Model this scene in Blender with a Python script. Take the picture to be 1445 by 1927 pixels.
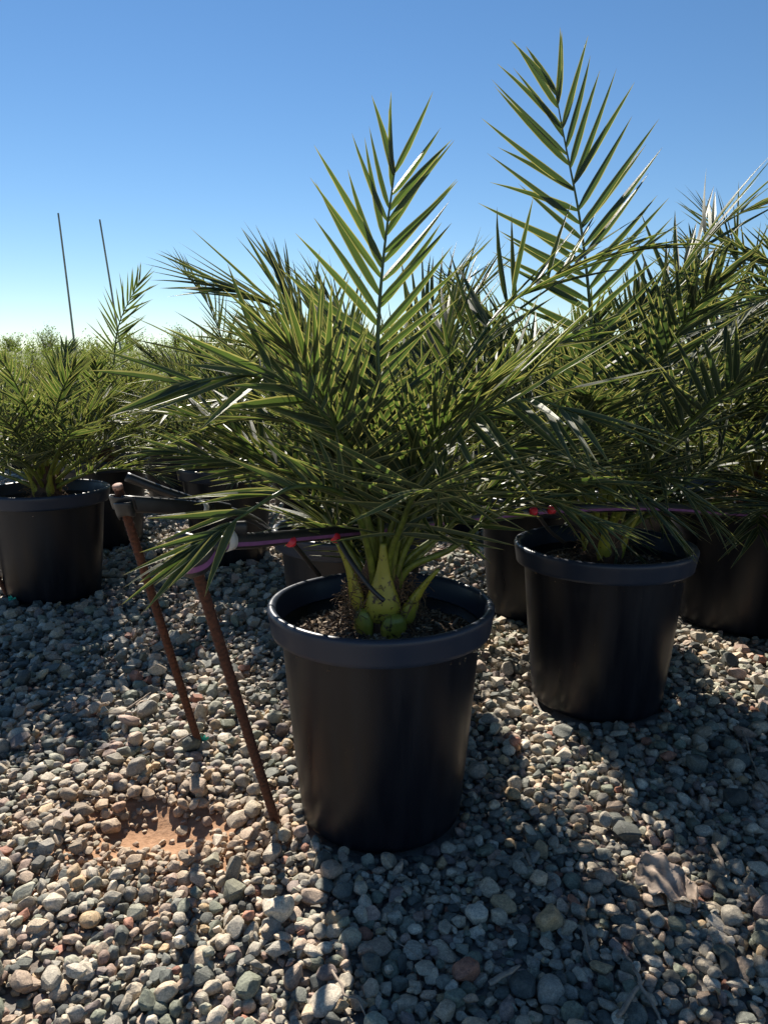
import bpy, math, random
import numpy as np
from mathutils import Vector, Matrix, noise

# ------------------------------------------------------------------ camera, sky, sun, exposure
scene = bpy.context.scene
for o in list(bpy.data.objects):
    bpy.data.objects.remove(o, do_unlink=True)
COL = scene.collection
FPX, CU, CV = 1400.0, 722.5, 963.5          # focal length and centre in photograph pixels
PITCH = math.radians(11.05)
CAMH = 0.965
cam_d = bpy.data.cameras.new('camera')
cam = bpy.data.objects.new('camera', cam_d)
COL.objects.link(cam)
cam.location = (0, 0, CAMH)
cam.rotation_euler = (math.pi / 2 - PITCH, 0, 0)
cam_d.sensor_fit = 'VERTICAL'
cam_d.sensor_height = 36.0
cam_d.lens = FPX / 1927.0 * 36.0
cam_d.clip_start = 0.02
cam_d.clip_end = 2000
scene.camera = cam

SUN_EL, SUN_AZ = math.radians(38), math.radians(20)      # 20 degrees left of straight ahead
world = bpy.data.worlds.new('World')
scene.world = world
world.use_nodes = True
wn = world.node_tree
bg = wn.nodes['Background']
sky = wn.nodes.new('ShaderNodeTexSky')
sky.sky_type = 'NISHITA'
sky.sun_disc = False
sky.sun_elevation = SUN_EL
sky.sun_rotation = -SUN_AZ
sky.air_density = 1.0
sky.dust_density = 0.0
sky.ozone_density = 2.6
sky.altitude = 600
hsv = wn.nodes.new('ShaderNodeHueSaturation')
hsv.inputs['Saturation'].default_value = 1.17
hsv.inputs['Value'].default_value = 1.04
wn.links.new(sky.outputs['Color'], hsv.inputs['Color'])
wn.links.new(hsv.outputs['Color'], bg.inputs['Color'])
bg.inputs['Strength'].default_value = 0.05
sun_d = bpy.data.lights.new('sun', 'SUN')
sun_d.energy = 5.0
sun_d.angle = math.radians(0.53)
sun_d.color = (1.0, 0.93, 0.82)
sun = bpy.data.objects.new('sun', sun_d)
COL.objects.link(sun)
sdir = Vector((-math.sin(SUN_AZ) * math.cos(SUN_EL), math.cos(SUN_AZ) * math.cos(SUN_EL), math.sin(SUN_EL)))
sun.rotation_euler = sdir.to_track_quat('Z', 'Y').to_euler()
sun.location = sdir * 30
scene.view_settings.view_transform = 'Standard'
scene.view_settings.look = 'None'
scene.view_settings.gamma = 1
scene.view_settings.exposure = 1.08
scene.render.engine = 'CYCLES'

rng = np.random.default_rng(7)
random.seed(7)
SP, CP = math.sin(PITCH), math.cos(PITCH)


def at(u, v, Y):
    """world point seen at photograph pixel (u, v) whose distance along y is Y"""
    a, b = (u - CU) / FPX, -(v - CV) / FPX
    d = Vector((a, CP + b * SP, -SP + b * CP))
    return Vector((0, 0, CAMH)) + d * (Y / d.y)


def on_ground(u, v, z=0.0):
    a, b = (u - CU) / FPX, -(v - CV) / FPX
    d = Vector((a, CP + b * SP, -SP + b * CP))
    return Vector((0, 0, CAMH)) + d * ((z - CAMH) / d.z)


# ------------------------------------------------------------------ helpers
def link_obj(name, mesh, parent=None, mat=None):
    o = bpy.data.objects.new(name, mesh)
    COL.objects.link(o)
    if parent is not None:
        o.parent = parent
    if mat is not None and len(mesh.materials) == 0:
        mesh.materials.append(mat)
    return o


def tag(o, label=None, cat=None, group=None, kind=None):
    if label: o['label'] = label
    if cat: o['category'] = cat
    if group: o['group'] = group
    if kind: o['kind'] = kind
    return o


def empty(name, loc=(0, 0, 0)):
    o = bpy.data.objects.new(name, None)
    o.empty_display_size = 0.05
    COL.objects.link(o)
    o.location = loc
    return o


def np_mesh(name, verts, faces, uv=None, col=None, smooth=True, attr=None):
    """faces: (n,k) array of one size k; uv: per-vertex (n,2); col: per-vertex (n,3)"""
    verts = np.asarray(verts, np.float32)
    faces = np.asarray(faces, np.int32)
    n, k = faces.shape
    me = bpy.data.meshes.new(name)
    me.vertices.add(len(verts))
    me.vertices.foreach_set('co', verts.ravel())
    me.loops.add(n * k)
    me.loops.foreach_set('vertex_index', faces.ravel())
    me.polygons.add(n)
    me.polygons.foreach_set('loop_start', np.arange(0, n * k, k, dtype=np.int32))
    me.polygons.foreach_set('loop_total', np.full(n, k, np.int32))
    me.polygons.foreach_set('use_smooth', np.full(n, bool(smooth)))
    if uv is not None:
        l = me.uv_layers.new(name='UVMap')
        l.data.foreach_set('uv', np.asarray(uv, np.float32)[faces.ravel()].ravel())
    if col is not None:
        a = me.color_attributes.new('Col', 'FLOAT_COLOR', 'POINT')
        c = np.ones((len(verts), 4), np.float32)
        c[:, :3] = col
        a.data.foreach_set('color', c.ravel())
    me.update()
    me.validate()
    return me


class Geo:
    """collects quads/tris of mixed parts into one mesh"""
    def __init__(self):
        self.v, self.f, self.uv, self.n = [], [], [], 0

    def add(self, v, f, uv=None):
        v = np.asarray(v, float)
        self.v.append(v)
        self.f.append(np.asarray(f, int) + self.n)
        self.uv.append(np.zeros((len(v), 2)) if uv is None else np.asarray(uv, float))
        self.n += len(v)

    def mesh(self, name, smooth=True):
        return np_mesh(name, np.concatenate(self.v), np.concatenate(self.f), np.concatenate(self.uv), smooth=smooth)


def spline(pts, n):
    """Catmull-Rom through points, n samples evenly spread by length"""
    P = np.array([list(p) for p in pts], float)
    P = np.vstack([2 * P[0] - P[1], P, 2 * P[-1] - P[-2]])
    out = []
    for i in range(1, len(P) - 2):
        t = np.linspace(0, 1, 24, endpoint=False)[:, None]
        p0, p1, p2, p3 = P[i - 1], P[i], P[i + 1], P[i + 2]
        out.append(0.5 * (2 * p1 + (p2 - p0) * t + (2 * p0 - 5 * p1 + 4 * p2 - p3) * t ** 2 + (3 * p1 - p0 - 3 * p2 + p3) * t ** 3))
    out.append(P[-2][None])
    Q = np.concatenate(out)
    s = np.concatenate([[0], np.cumsum(np.linalg.norm(np.diff(Q, axis=0), axis=1))])
    t = np.linspace(0, s[-1], n)
    return np.stack([np.interp(t, s, Q[:, k]) for k in range(3)], 1)


def unit(a):
    a = np.asarray(a, float)
    return a / (np.linalg.norm(a, axis=-1, keepdims=True) + 1e-12)


def frames(C, hint):
    """tangent, normal (close to hint), binormal along a curve"""
    T = unit(np.gradient(C, axis=0))
    h = np.asarray(hint, float)
    if h.ndim == 1:
        h = np.repeat(h[None], len(C), 0)
    N = unit(h - (h * T).sum(1, keepdims=True) * T)
    B = np.cross(T, N)
    return T, N, B


def tube(C, rad, sides=8, hint=(0, 0, 1), flat=None, caps=True, radfun=None):
    """tube along C; rad scalar or per-point; flat = (normal scale, binormal scale) per point"""
    C = np.asarray(C, float)
    n = len(C)
    r = np.broadcast_to(np.asarray(rad, float), (n,))
    T, N, B = frames(C, hint)
    th = np.linspace(0, 2 * np.pi, sides, endpoint=False)
    fn, fb = (np.ones(n), np.ones(n)) if flat is None else (np.asarray(flat[0]) * np.ones(n), np.asarray(flat[1]) * np.ones(n))
    R = np.repeat(r[:, None], sides, 1)
    if radfun is not None:
        R = R + radfun(np.arange(n)[:, None], th[None])
    V = C[:, None] + (R * np.cos(th) * fn[:, None])[..., None] * N[:, None] + (R * np.sin(th) * fb[:, None])[..., None] * B[:, None]
    i = np.arange(n - 1)[:, None] * sides
    j = np.arange(sides)[None]
    a, b = i + j, i + (j + 1) % sides
    F = np.stack([a, a + sides, b + sides, b], -1).reshape(-1, 4)
    V = V.reshape(-1, 3)
    UV = np.stack([np.repeat(np.linspace(0, 1, n), sides), np.tile(th / (2 * np.pi), n)], 1)
    if caps:
        c0, c1 = len(V), len(V) + 1
        V = np.vstack([V, C[0], C[-1]])
        UV = np.vstack([UV, [0, 0], [1, 0]])
        jj = np.arange(sides)
        k = (jj + 1) % sides
        F = np.vstack([F, np.stack([np.full(sides, c0), jj, k, np.full(sides, c0)], 1)[:, [0, 1, 2, 2]] if False else F[:0]])
        e = (n - 1) * sides
        extra = []
        for q in range(0, sides, 2):
            extra.append([c0, q, (q + 1) % sides, (q + 2) % sides])
            extra.append([c1, e + (q + 2) % sides, e + (q + 1) % sides, e + q])
        F = np.vstack([F, extra])
    return V, F, UV


def lathe(profile, seg=64, wob=0.0):
    P = np.array(profile, float)
    th = np.linspace(0, 2 * np.pi, seg, endpoint=False)
    w = 1 + wob * np.cos(2 * th + 0.7)
    V = np.stack([P[:, 0][:, None] * np.cos(th) * w, P[:, 0][:, None] * np.sin(th) / w, np.repeat(P[:, 1][:, None], seg, 1)], -1).reshape(-1, 3)
    n = len(P)
    i = np.arange(n - 1)[:, None] * seg
    j = np.arange(seg)[None]
    a, b = i + j, i + (j + 1) % seg
    F = np.stack([a, b, b + seg, a + seg], -1).reshape(-1, 4)
    UV = np.stack([np.repeat(np.linspace(0, 1, n), seg), np.tile(th / (2 * np.pi), n)], 1)
    return V, F, UV


HOLE = on_ground(300, 1535)

# ------------------------------------------------------------------ materials
def new_mat(name):
    m = bpy.data.materials.new(name)
    m.use_nodes = True
    nt = m.node_tree
    nt.nodes.clear()
    out = nt.nodes.new('ShaderNodeOutputMaterial')
    return m, nt, out


def N(nt, t, **kw):
    n = nt.nodes.new(t)
    for k, v in kw.items():
        setattr(n, k, v)
    return n


def setin(n, **kw):
    for k, v in kw.items():
        n.inputs[k.replace('_', ' ')].default_value = v
    return n


def ramp(nt, stops, interp='LINEAR'):
    r = nt.nodes.new('ShaderNodeValToRGB')
    r.color_ramp.interpolation = interp
    e = r.color_ramp.elements
    while len(e) < len(stops):
        e.new(0.5)
    for x, (p, c) in zip(e, stops):
        x.position = p
        x.color = (*c, 1) if len(c) == 3 else c
    return r


def mix_rgb(nt, a, b, fac, blend='MIX'):
    m = nt.nodes.new('ShaderNodeMix')
    m.data_type = 'RGBA'
    m.blend_type = blend
    for sock, val in ((m.inputs[6], a), (m.inputs[7], b), (m.inputs[0], fac)):
        if isinstance(val, bpy.types.NodeSocket):
            nt.links.new(val, sock)
        elif isinstance(val, (int, float)):
            sock.default_value = val
        else:
            sock.default_value = (*val, 1)
    return m.outputs[2]


def noise_tex(nt, scale, detail=4, rough=0.55, vec=None):
    n = nt.nodes.new('ShaderNodeTexNoise')
    setin(n, Scale=scale, Detail=detail, Roughness=rough)
    if vec is not None:
        nt.links.new(vec, n.inputs['Vector'])
    return n


def bump(nt, height, strength, dist):
    b = nt.nodes.new('ShaderNodeBump')
    setin(b, Strength=strength, Distance=dist)
    nt.links.new(height, b.inputs['Height'])
    return b.outputs['Normal']


def simple_mat(name, color, rough=0.5, noise_amt=0.25, scale=40, bump_s=0.0, metallic=0.0, spec=0.5, dark=None):
    m, nt, out = new_mat(name)
    p = N(nt, 'ShaderNodeBsdfPrincipled')
    setin(p, Roughness=rough, Metallic=metallic)
    p.inputs['Specular IOR Level'].default_value = spec
    tc = N(nt, 'ShaderNodeTexCoord')
    nz = noise_tex(nt, scale, vec=tc.outputs['Object'])
    dk = tuple(c * (1 - noise_amt) for c in color) if dark is None else dark
    lt = tuple(min(1, c * (1 + noise_amt)) for c in color)
    r = ramp(nt, [(0.3, dk), (0.7, lt)])
    nt.links.new(nz.outputs['Fac'], r.inputs['Fac'])
    nt.links.new(r.outputs['Color'], p.inputs['Base Color'])
    if bump_s:
        nt.links.new(bump(nt, nz.outputs['Fac'], bump_s, 0.003), p.inputs['Normal'])
    nt.links.new(p.outputs['BSDF'], out.inputs['Surface'])
    return m


def leaf_mat(name, green, light, trans, edge, tf=0.42, rough=0.45, var=0.5):
    m, nt, out = new_mat(name)
    uvn = N(nt, 'ShaderNodeUVMap')
    uvn.uv_map = 'UVMap'
    sep = N(nt, 'ShaderNodeSeparateXYZ')
    nt.links.new(uvn.outputs['UV'], sep.inputs['Vector'])
    geo = N(nt, 'ShaderNodeNewGeometry')
    # fine ribs along the blade
    w = N(nt, 'ShaderNodeMath', operation='MULTIPLY')
    nt.links.new(sep.outputs['Y'], w.inputs[0])
    w.inputs[1].default_value = 2 * math.pi * 9
    sn = N(nt, 'ShaderNodeMath', operation='SINE')
    nt.links.new(w.outputs[0], sn.inputs[0])
    rib = N(nt, 'ShaderNodeMapRange')
    setin(rib, From_Min=0.55, From_Max=1.0)
    nt.links.new(sn.outputs[0], rib.inputs['Value'])
    # pale margins at both edges
    ab = N(nt, 'ShaderNodeMath', operation='SUBTRACT')
    nt.links.new(sep.outputs['Y'], ab.inputs[0])
    ab.inputs[1].default_value = 0.5
    ab2 = N(nt, 'ShaderNodeMath', operation='ABSOLUTE')
    nt.links.new(ab.outputs[0], ab2.inputs[0])
    mg = N(nt, 'ShaderNodeMapRange')
    setin(mg, From_Min=0.37, From_Max=0.43)
    nt.links.new(ab2.outputs[0], mg.inputs['Value'])
    tip = N(nt, 'ShaderNodeMapRange')
    setin(tip, From_Min=0.93, From_Max=1.0)
    nt.links.new(sep.outputs['X'], tip.inputs['Value'])
    nz = noise_tex(nt, 9, 3, vec=geo.outputs['Position'])
    base = mix_rgb(nt, green, light, nz.outputs['Fac'])
    isl = N(nt, 'ShaderNodeMapRange')
    setin(isl, To_Min=1 - var * 0.6, To_Max=1 + var * 0.6)
    nt.links.new(geo.outputs['Random Per Island'], isl.inputs['Value'])
    base = mix_rgb(nt, base, isl.outputs['Result'], 1.0, 'MULTIPLY')
    ribf = N(nt, 'ShaderNodeMath', operation='MULTIPLY')
    nt.links.new(rib.outputs['Result'], ribf.inputs[0]); ribf.inputs[1].default_value = 0.28
    base = mix_rgb(nt, base, edge, ribf.outputs[0])
    base = mix_rgb(nt, base, edge, mg.outputs['Result'])
    base = mix_rgb(nt, base, (0.16, 0.08, 0.035), tip.outputs['Result'])
    tcol = mix_rgb(nt, trans, tuple(c * 0.6 for c in trans), nz.outputs['Fac'])
    tcol = mix_rgb(nt, tcol, isl.outputs['Result'], 1.0, 'MULTIPLY')
    tcol = mix_rgb(nt, tcol, (0.50, 0.46, 0.12), mg.outputs['Result'])
    tcol = mix_rgb(nt, tcol, (0.30, 0.32, 0.05), ribf.outputs[0])
    p = N(nt, 'ShaderNodeBsdfPrincipled')
    setin(p, Roughness=rough)
    p.inputs['Specular IOR Level'].default_value = 0.28
    nt.links.new(base, p.inputs['Base Color'])
    bn = bump(nt, sn.outputs[0], 0.25, 0.0006)
    nt.links.new(bn, p.inputs['Normal'])
    tr = N(nt, 'ShaderNodeBsdfTranslucent')
    nt.links.new(tcol, tr.inputs['Color'])
    mx = N(nt, 'ShaderNodeMixShader')
    mx.inputs[0].default_value = tf
    nt.links.new(p.outputs['BSDF'], mx.inputs[1])
    nt.links.new(tr.outputs['BSDF'], mx.inputs[2])
    nt.links.new(mx.outputs[0], out.inputs['Surface'])
    return m


M_LEAF = leaf_mat('palm_leaflet', (0.028, 0.043, 0.023), (0.050, 0.066, 0.036), (0.098, 0.168, 0.026), (0.27, 0.26, 0.11), tf=0.32)
M_LEAF_B = leaf_mat('palm_leaflet_bluish', (0.020, 0.036, 0.022), (0.038, 0.054, 0.032), (0.060, 0.112, 0.024), (0.20, 0.21, 0.10), tf=0.30)
M_WEED = leaf_mat('weed_leaf', (0.045, 0.075, 0.020), (0.085, 0.115, 0.030), (0.16, 0.22, 0.035), (0.10, 0.12, 0.04), tf=0.5, rough=0.6, var=0.8)


def rachis_mat():
    m, nt, out = new_mat('palm_rachis')
    uvn = N(nt, 'ShaderNodeUVMap'); uvn.uv_map = 'UVMap'
    sep = N(nt, 'ShaderNodeSeparateXYZ')
    nt.links.new(uvn.outputs['UV'], sep.inputs['Vector'])
    r = ramp(nt, [(0.0, (0.20, 0.20, 0.030)), (0.25, (0.14, 0.17, 0.03)), (0.6, (0.06, 0.09, 0.022)), (1.0, (0.09, 0.12, 0.03))])
    nt.links.new(sep.outputs['X'], r.inputs['Fac'])
    nz = noise_tex(nt, 60, 4)
    g = N(nt, 'ShaderNodeNewGeometry')
    nt.links.new(g.outputs['Position'], nz.inputs['Vector'])
    rr = ramp(nt, [(0.35, (0.6, 0.6, 0.55)), (0.6, (1.1, 1.1, 1.0))])
    nt.links.new(nz.outputs['Fac'], rr.inputs['Fac'])
    c = mix_rgb(nt, r.outputs['Color'], rr.outputs['Color'], 1.0, 'MULTIPLY')
    p = N(nt, 'ShaderNodeBsdfPrincipled')
    setin(p, Roughness=0.42)
    nt.links.new(c, p.inputs['Base Color'])
    nt.links.new(p.outputs['BSDF'], out.inputs['Surface'])
    return m


M_RACHIS = rachis_mat()


def petiole_mat():
    m, nt, out = new_mat('petiole_base')
    uvn = N(nt, 'ShaderNodeUVMap'); uvn.uv_map = 'UVMap'
    sep = N(nt, 'ShaderNodeSeparateXYZ')
    nt.links.new(uvn.outputs['UV'], sep.inputs['Vector'])
    r = ramp(nt, [(0.0, (0.34, 0.20, 0.04)), (0.12, (0.50, 0.36, 0.04)), (0.5, (0.44, 0.36, 0.04)), (1.0, (0.24, 0.24, 0.035))])
    nt.links.new(sep.outputs['X'], r.inputs['Fac'])
    g = N(nt, 'ShaderNodeNewGeometry')
    nz = noise_tex(nt, 55, 5, 0.65, vec=g.outputs['Position'])
    sp = ramp(nt, [(0.57, (0, 0, 0)), (0.64, (1, 1, 1))])
    nt.links.new(nz.outputs['Fac'], sp.inputs['Fac'])
    nz2 = noise_tex(nt, 22, 3, vec=g.outputs['Position'])
    c0 = mix_rgb(nt, r.outputs['Color'], (0.22, 0.22, 0.03), nz2.outputs['Fac'])
    c = mix_rgb(nt, c0, (0.045, 0.025, 0.010), sp.outputs['Color'])
    p = N(nt, 'ShaderNodeBsdfPrincipled')
    setin(p, Roughness=0.38)
    p.inputs['Subsurface Weight'].default_value = 0.0
    p.inputs['Subsurface Radius'].default_value = (0.01, 0.01, 0.003)
    p.inputs['Subsurface Scale'].default_value = 0.5
    nt.links.new(c, p.inputs['Base Color'])
    nt.links.new(bump(nt, nz.outputs['Fac'], 0.2, 0.001), p.inputs['Normal'])
    nt.links.new(p.outputs['BSDF'], out.inputs['Surface'])
    return m


M_PETIOLE = petiole_mat()
M_FIBRE = simple_mat('palm_fibre', (0.085, 0.040, 0.020), 0.85, 0.6, 60, 0.6)
M_ROOT = simple_mat('dry_fibre', (0.17, 0.095, 0.045), 0.8, 0.4, 80)


def pot_mat(name='black_pot_plastic', tone=None):
    m, nt, out = new_mat(name)
    tc = N(nt, 'ShaderNodeTexCoord')
    mp = N(nt, 'ShaderNodeMapping')
    mp.inputs['Scale'].default_value = (26, 26, 2.0)
    nt.links.new(tc.outputs['Object'], mp.inputs['Vector'])
    streak = noise_tex(nt, 1.0, 5, 0.6, vec=mp.outputs['Vector'])
    fine = noise_tex(nt, 160, 3, vec=tc.outputs['Object'])
    big = noise_tex(nt, 5, 3, vec=tc.outputs['Object'])
    r = ramp(nt, [(0.35, (0.0035, 0.0045, 0.009)), (0.75, (0.009, 0.0105, 0.016))])
    nt.links.new(streak.outputs['Fac'], r.inputs['Fac'])
    dust = ramp(nt, [(0.62, (0, 0, 0)), (0.80, (0.18, 0.18, 0.18))])
    nt.links.new(big.outputs['Fac'], dust.inputs['Fac'])
    c = mix_rgb(nt, r.outputs['Color'], (0.07, 0.065, 0.06), dust.outputs['Color'])
    spk = ramp(nt, [(0.72, (0, 0, 0)), (0.78, (0.35, 0.35, 0.35))])
    nt.links.new(fine.outputs['Fac'], spk.inputs['Fac'])
    c = mix_rgb(nt, c, (0.12, 0.10, 0.08), spk.outputs['Color'])
    if tone is not None:
        c = mix_rgb(nt, c, tone, 0.75)
    rr = N(nt, 'ShaderNodeMapRange')
    setin(rr, From_Min=0.3, From_Max=0.7, To_Min=0.27, To_Max=0.46)
    nt.links.new(streak.outputs['Fac'], rr.inputs['Value'])
    p = N(nt, 'ShaderNodeBsdfPrincipled')
    nt.links.new(c, p.inputs['Base Color'])
    nt.links.new(rr.outputs['Result'], p.inputs['Roughness'])
    p.inputs['Specular IOR Level'].default_value = 0.36
    nt.links.new(bump(nt, streak.outputs['Fac'], 0.12, 0.002), p.inputs['Normal'])
    nt.links.new(p.outputs['BSDF'], out.inputs['Surface'])
    return m


M_POT = pot_mat()
M_RIM = pot_mat('sky_tinted_pot_rim', (0.026, 0.036, 0.060))  # same plastic as the body; blue-grey sky catch on the lip mixed into its colour
M_HOSE = simple_mat('black_hose', (0.016, 0.016, 0.017), 0.42, 0.3, 30)
M_STRIPE = simple_mat('purple_stripe', (0.20, 0.075, 0.20), 0.45, 0.15, 40)
def clamp_mat():
    m, nt, out = new_mat('white_clamp')
    p = N(nt, 'ShaderNodeBsdfPrincipled')
    setin(p, Roughness=0.45)
    g = N(nt, 'ShaderNodeNewGeometry')
    nz = noise_tex(nt, 40, 3, vec=g.outputs['Position'])
    r = ramp(nt, [(0.3, (0.72, 0.71, 0.67)), (0.7, (0.82, 0.81, 0.78))])
    nt.links.new(nz.outputs['Fac'], r.inputs['Fac'])
    nt.links.new(r.outputs['Color'], p.inputs['Base Color'])
    t = N(nt, 'ShaderNodeBsdfTranslucent')
    nt.links.new(r.outputs['Color'], t.inputs['Color'])
    mx = N(nt, 'ShaderNodeMixShader')
    mx.inputs[0].default_value = 0.35
    nt.links.new(p.outputs['BSDF'], mx.inputs[1])
    nt.links.new(t.outputs['BSDF'], mx.inputs[2])
    nt.links.new(mx.outputs[0], out.inputs['Surface'])
    return m


M_WHITE = clamp_mat()
M_RED = simple_mat('red_fitting', (0.55, 0.02, 0.035), 0.4, 0.12, 60)
M_GREYTIP = simple_mat('grey_nozzle', (0.16, 0.16, 0.17), 0.5, 0.2, 60)
M_RUST = simple_mat('rusty_steel', (0.072, 0.024, 0.012), 0.88, 0.55, 140, 0.5)
M_RUSTEND = simple_mat('cut_steel_end', (0.42, 0.23, 0.16), 0.75, 0.3, 120, 0.3)
M_TEAL = simple_mat('teal_plastic', (0.02, 0.42, 0.27), 0.4, 0.3, 60)
M_DRYLEAF = simple_mat('dry_leaf', (0.36, 0.28, 0.22), 0.8, 0.35, 45, 0.5)
M_TWIG = simple_mat('dry_wood', (0.28, 0.22, 0.17), 0.85, 0.35, 90, 0.4)
M_POLE = simple_mat('weathered_pole', (0.26, 0.28, 0.22), 0.7, 0.3, 10)


def soil_mat():
    m, nt, out = new_mat('potting_soil')
    tc = N(nt, 'ShaderNodeNewGeometry')
    a = noise_tex(nt, 130, 6, 0.7, vec=tc.outputs['Position'])
    v = N(nt, 'ShaderNodeTexVoronoi'); setin(v, Scale=95)
    nt.links.new(tc.outputs['Position'], v.inputs['Vector'])
    r = ramp(nt, [(0.25, (0.03, 0.02, 0.013)), (0.5, (0.09, 0.062, 0.042)), (0.72, (0.21, 0.15, 0.10)), (0.85, (0.34, 0.26, 0.18))])
    mxv = mix_rgb(nt, a.outputs['Color'], v.outputs['Color'], 0.45)
    nt.links.new(mxv, r.inputs['Fac'])
    p = N(nt, 'ShaderNodeBsdfPrincipled'); setin(p, Roughness=0.92)
    p.inputs['Specular IOR Level'].default_value = 0.2
    nt.links.new(r.outputs['Color'], p.inputs['Base Color'])
    nt.links.new(bump(nt, mxv, 0.9, 0.006), p.inputs['Normal'])
    nt.links.new(p.outputs['BSDF'], out.inputs['Surface'])
    return m


M_SOIL = soil_mat()


def chip_mat():
    m, nt, out = new_mat('bark_chip')
    g = N(nt, 'ShaderNodeNewGeometry')
    r = ramp(nt, [(0.0, (0.035, 0.022, 0.014)), (0.4, (0.11, 0.072, 0.045)), (0.8, (0.26, 0.19, 0.125)), (1.0, (0.42, 0.34, 0.25))])
    nt.links.new(g.outputs['Random Per Island'], r.inputs['Fac'])
    p = N(nt, 'ShaderNodeBsdfPrincipled'); setin(p, Roughness=0.9)
    nt.links.new(r.outputs['Color'], p.inputs['Base Color'])
    nt.links.new(p.outputs['BSDF'], out.inputs['Surface'])
    return m


M_CHIP = chip_mat()


def stone_mat(name, from_object):
    m, nt, out = new_mat(name)
    g = N(nt, 'ShaderNodeNewGeometry')
    if from_object:
        oi = N(nt, 'ShaderNodeObjectInfo')
        src = oi.outputs['Color']
    else:
        at_ = N(nt, 'ShaderNodeAttribute'); at_.attribute_name = 'Col'
        src = at_.outputs['Color']
    fine = noise_tex(nt, 420, 4, 0.7, vec=g.outputs['Position'])
    mid = noise_tex(nt, 150, 5, 0.7, vec=g.outputs['Position'])
    rf = ramp(nt, [(0.32, (0.55, 0.55, 0.57)), (0.5, (1, 1, 1)), (0.72, (1.45, 1.43, 1.38))])
    nt.links.new(fine.outputs['Fac'], rf.inputs['Fac'])
    rm = ramp(nt, [(0.3, (0.62, 0.61, 0.62)), (0.7, (1.32, 1.30, 1.25))])
    nt.links.new(mid.outputs['Fac'], rm.inputs['Fac'])
    c = mix_rgb(nt, src, rf.outputs['Color'], 0.8, 'MULTIPLY')
    c = mix_rgb(nt, c, rm.outputs['Color'], 1.0, 'MULTIPLY')
    p = N(nt, 'ShaderNodeBsdfPrincipled'); setin(p, Roughness=0.72)
    p.inputs['Specular IOR Level'].default_value = 0.35
    nt.links.new(c, p.inputs['Base Color'])
    nt.links.new(bump(nt, mid.outputs['Fac'], 0.5, 0.003), p.inputs['Normal'])
    nt.links.new(p.outputs['BSDF'], out.inputs['Surface'])
    return m


M_GRAVEL = stone_mat('gravel_stones', False)
M_STONE = stone_mat('single_stone', True)


def ground_mat():
    m, nt, out = new_mat('red_dirt_and_gravel')
    g = N(nt, 'ShaderNodeNewGeometry')
    sep = N(nt, 'ShaderNodeSeparateXYZ')
    nt.links.new(g.outputs['Position'], sep.inputs['Vector'])
    a = noise_tex(nt, 60, 6, 0.65, vec=g.outputs['Position'])
    dirt = ramp(nt, [(0.3, (0.27, 0.150, 0.085)), (0.7, (0.45, 0.27, 0.165))])
    nt.links.new(a.outputs['Fac'], dirt.inputs['Fac'])
    v = N(nt, 'ShaderNodeTexVoronoi'); setin(v, Scale=26)
    nt.links.new(g.outputs['Position'], v.inputs['Vector'])
    gr = ramp(nt, [(0.0, (0.09, 0.09, 0.09)), (0.35, (0.20, 0.185, 0.165)), (0.7, (0.29, 0.26, 0.23)), (1.0, (0.38, 0.35, 0.31))])
    nt.links.new(v.outputs['Color'], gr.inputs['Fac'])
    # bare dirt shows only in the scraped hollow by the stakes
    dist = N(nt, 'ShaderNodeVectorMath', operation='DISTANCE')
    nt.links.new(g.outputs['Position'], dist.inputs[0])
    dist.inputs[1].default_value = (HOLE.x, HOLE.y, -0.05)
    far = N(nt, 'ShaderNodeMapRange'); setin(far, From_Min=0.24, From_Max=0.42)
    nt.links.new(dist.outputs['Value'], far.inputs['Value'])
    c = mix_rgb(nt, dirt.outputs['Color'], gr.outputs['Color'], far.outputs['Result'])
    # the field beyond the gravel yard is bare weedy soil
    fld = N(nt, 'ShaderNodeMapRange'); setin(fld, From_Min=10.0, From_Max=11.5)
    nt.links.new(sep.outputs['Y'], fld.inputs['Value'])
    b = noise_tex(nt, 2.2, 5, 0.6, vec=g.outputs['Position'])
    fc = ramp(nt, [(0.35, (0.075, 0.11, 0.03)), (0.55, (0.12, 0.14, 0.045)), (0.75, (0.25, 0.20, 0.12))])
    nt.links.new(b.outputs['Fac'], fc.inputs['Fac'])
    c = mix_rgb(nt, c, fc.outputs['Color'], fld.outputs['Result'])
    p = N(nt, 'ShaderNodeBsdfPrincipled'); setin(p, Roughness=0.95)
    p.inputs['Specular IOR Level'].default_value = 0.15
    nt.links.new(c, p.inputs['Base Color'])
    nt.links.new(bump(nt, a.outputs['Fac'], 0.6, 0.008), p.inputs['Normal'])
    nt.links.new(p.outputs['BSDF'], out.inputs['Surface'])
    return m


M_GROUND = ground_mat()

# ------------------------------------------------------------------ ground
GZ = -0.030                                   # dirt level under the gravel; gravel tops lie near z = 0
HOLE_C = (HOLE.x, HOLE.y)


def hole_d(x, y):
    dx, dy = (x - HOLE_C[0]) / 0.155, (y - HOLE_C[1]) / 0.105
    return np.sqrt((dx + 0.35 * dy) ** 2 + dy ** 2)


def bank_z(x, y):
    """the field rises behind the yard"""
    t = np.clip((y - 10.5) / 16.0, 0, 1)
    return 1.55 * t * t * (3 - 2 * t)


def ground_z(x, y):
    d = hole_d(x, y)
    rough = 0.004 * np.sin(x * 23 + 1.3 * np.sin(y * 17)) * np.cos(y * 19 + np.sin(x * 13))
    return GZ + rough * (y < 8) - 0.035 * np.exp(-(d / 0.9) ** 4) + bank_z(x, y)


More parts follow.
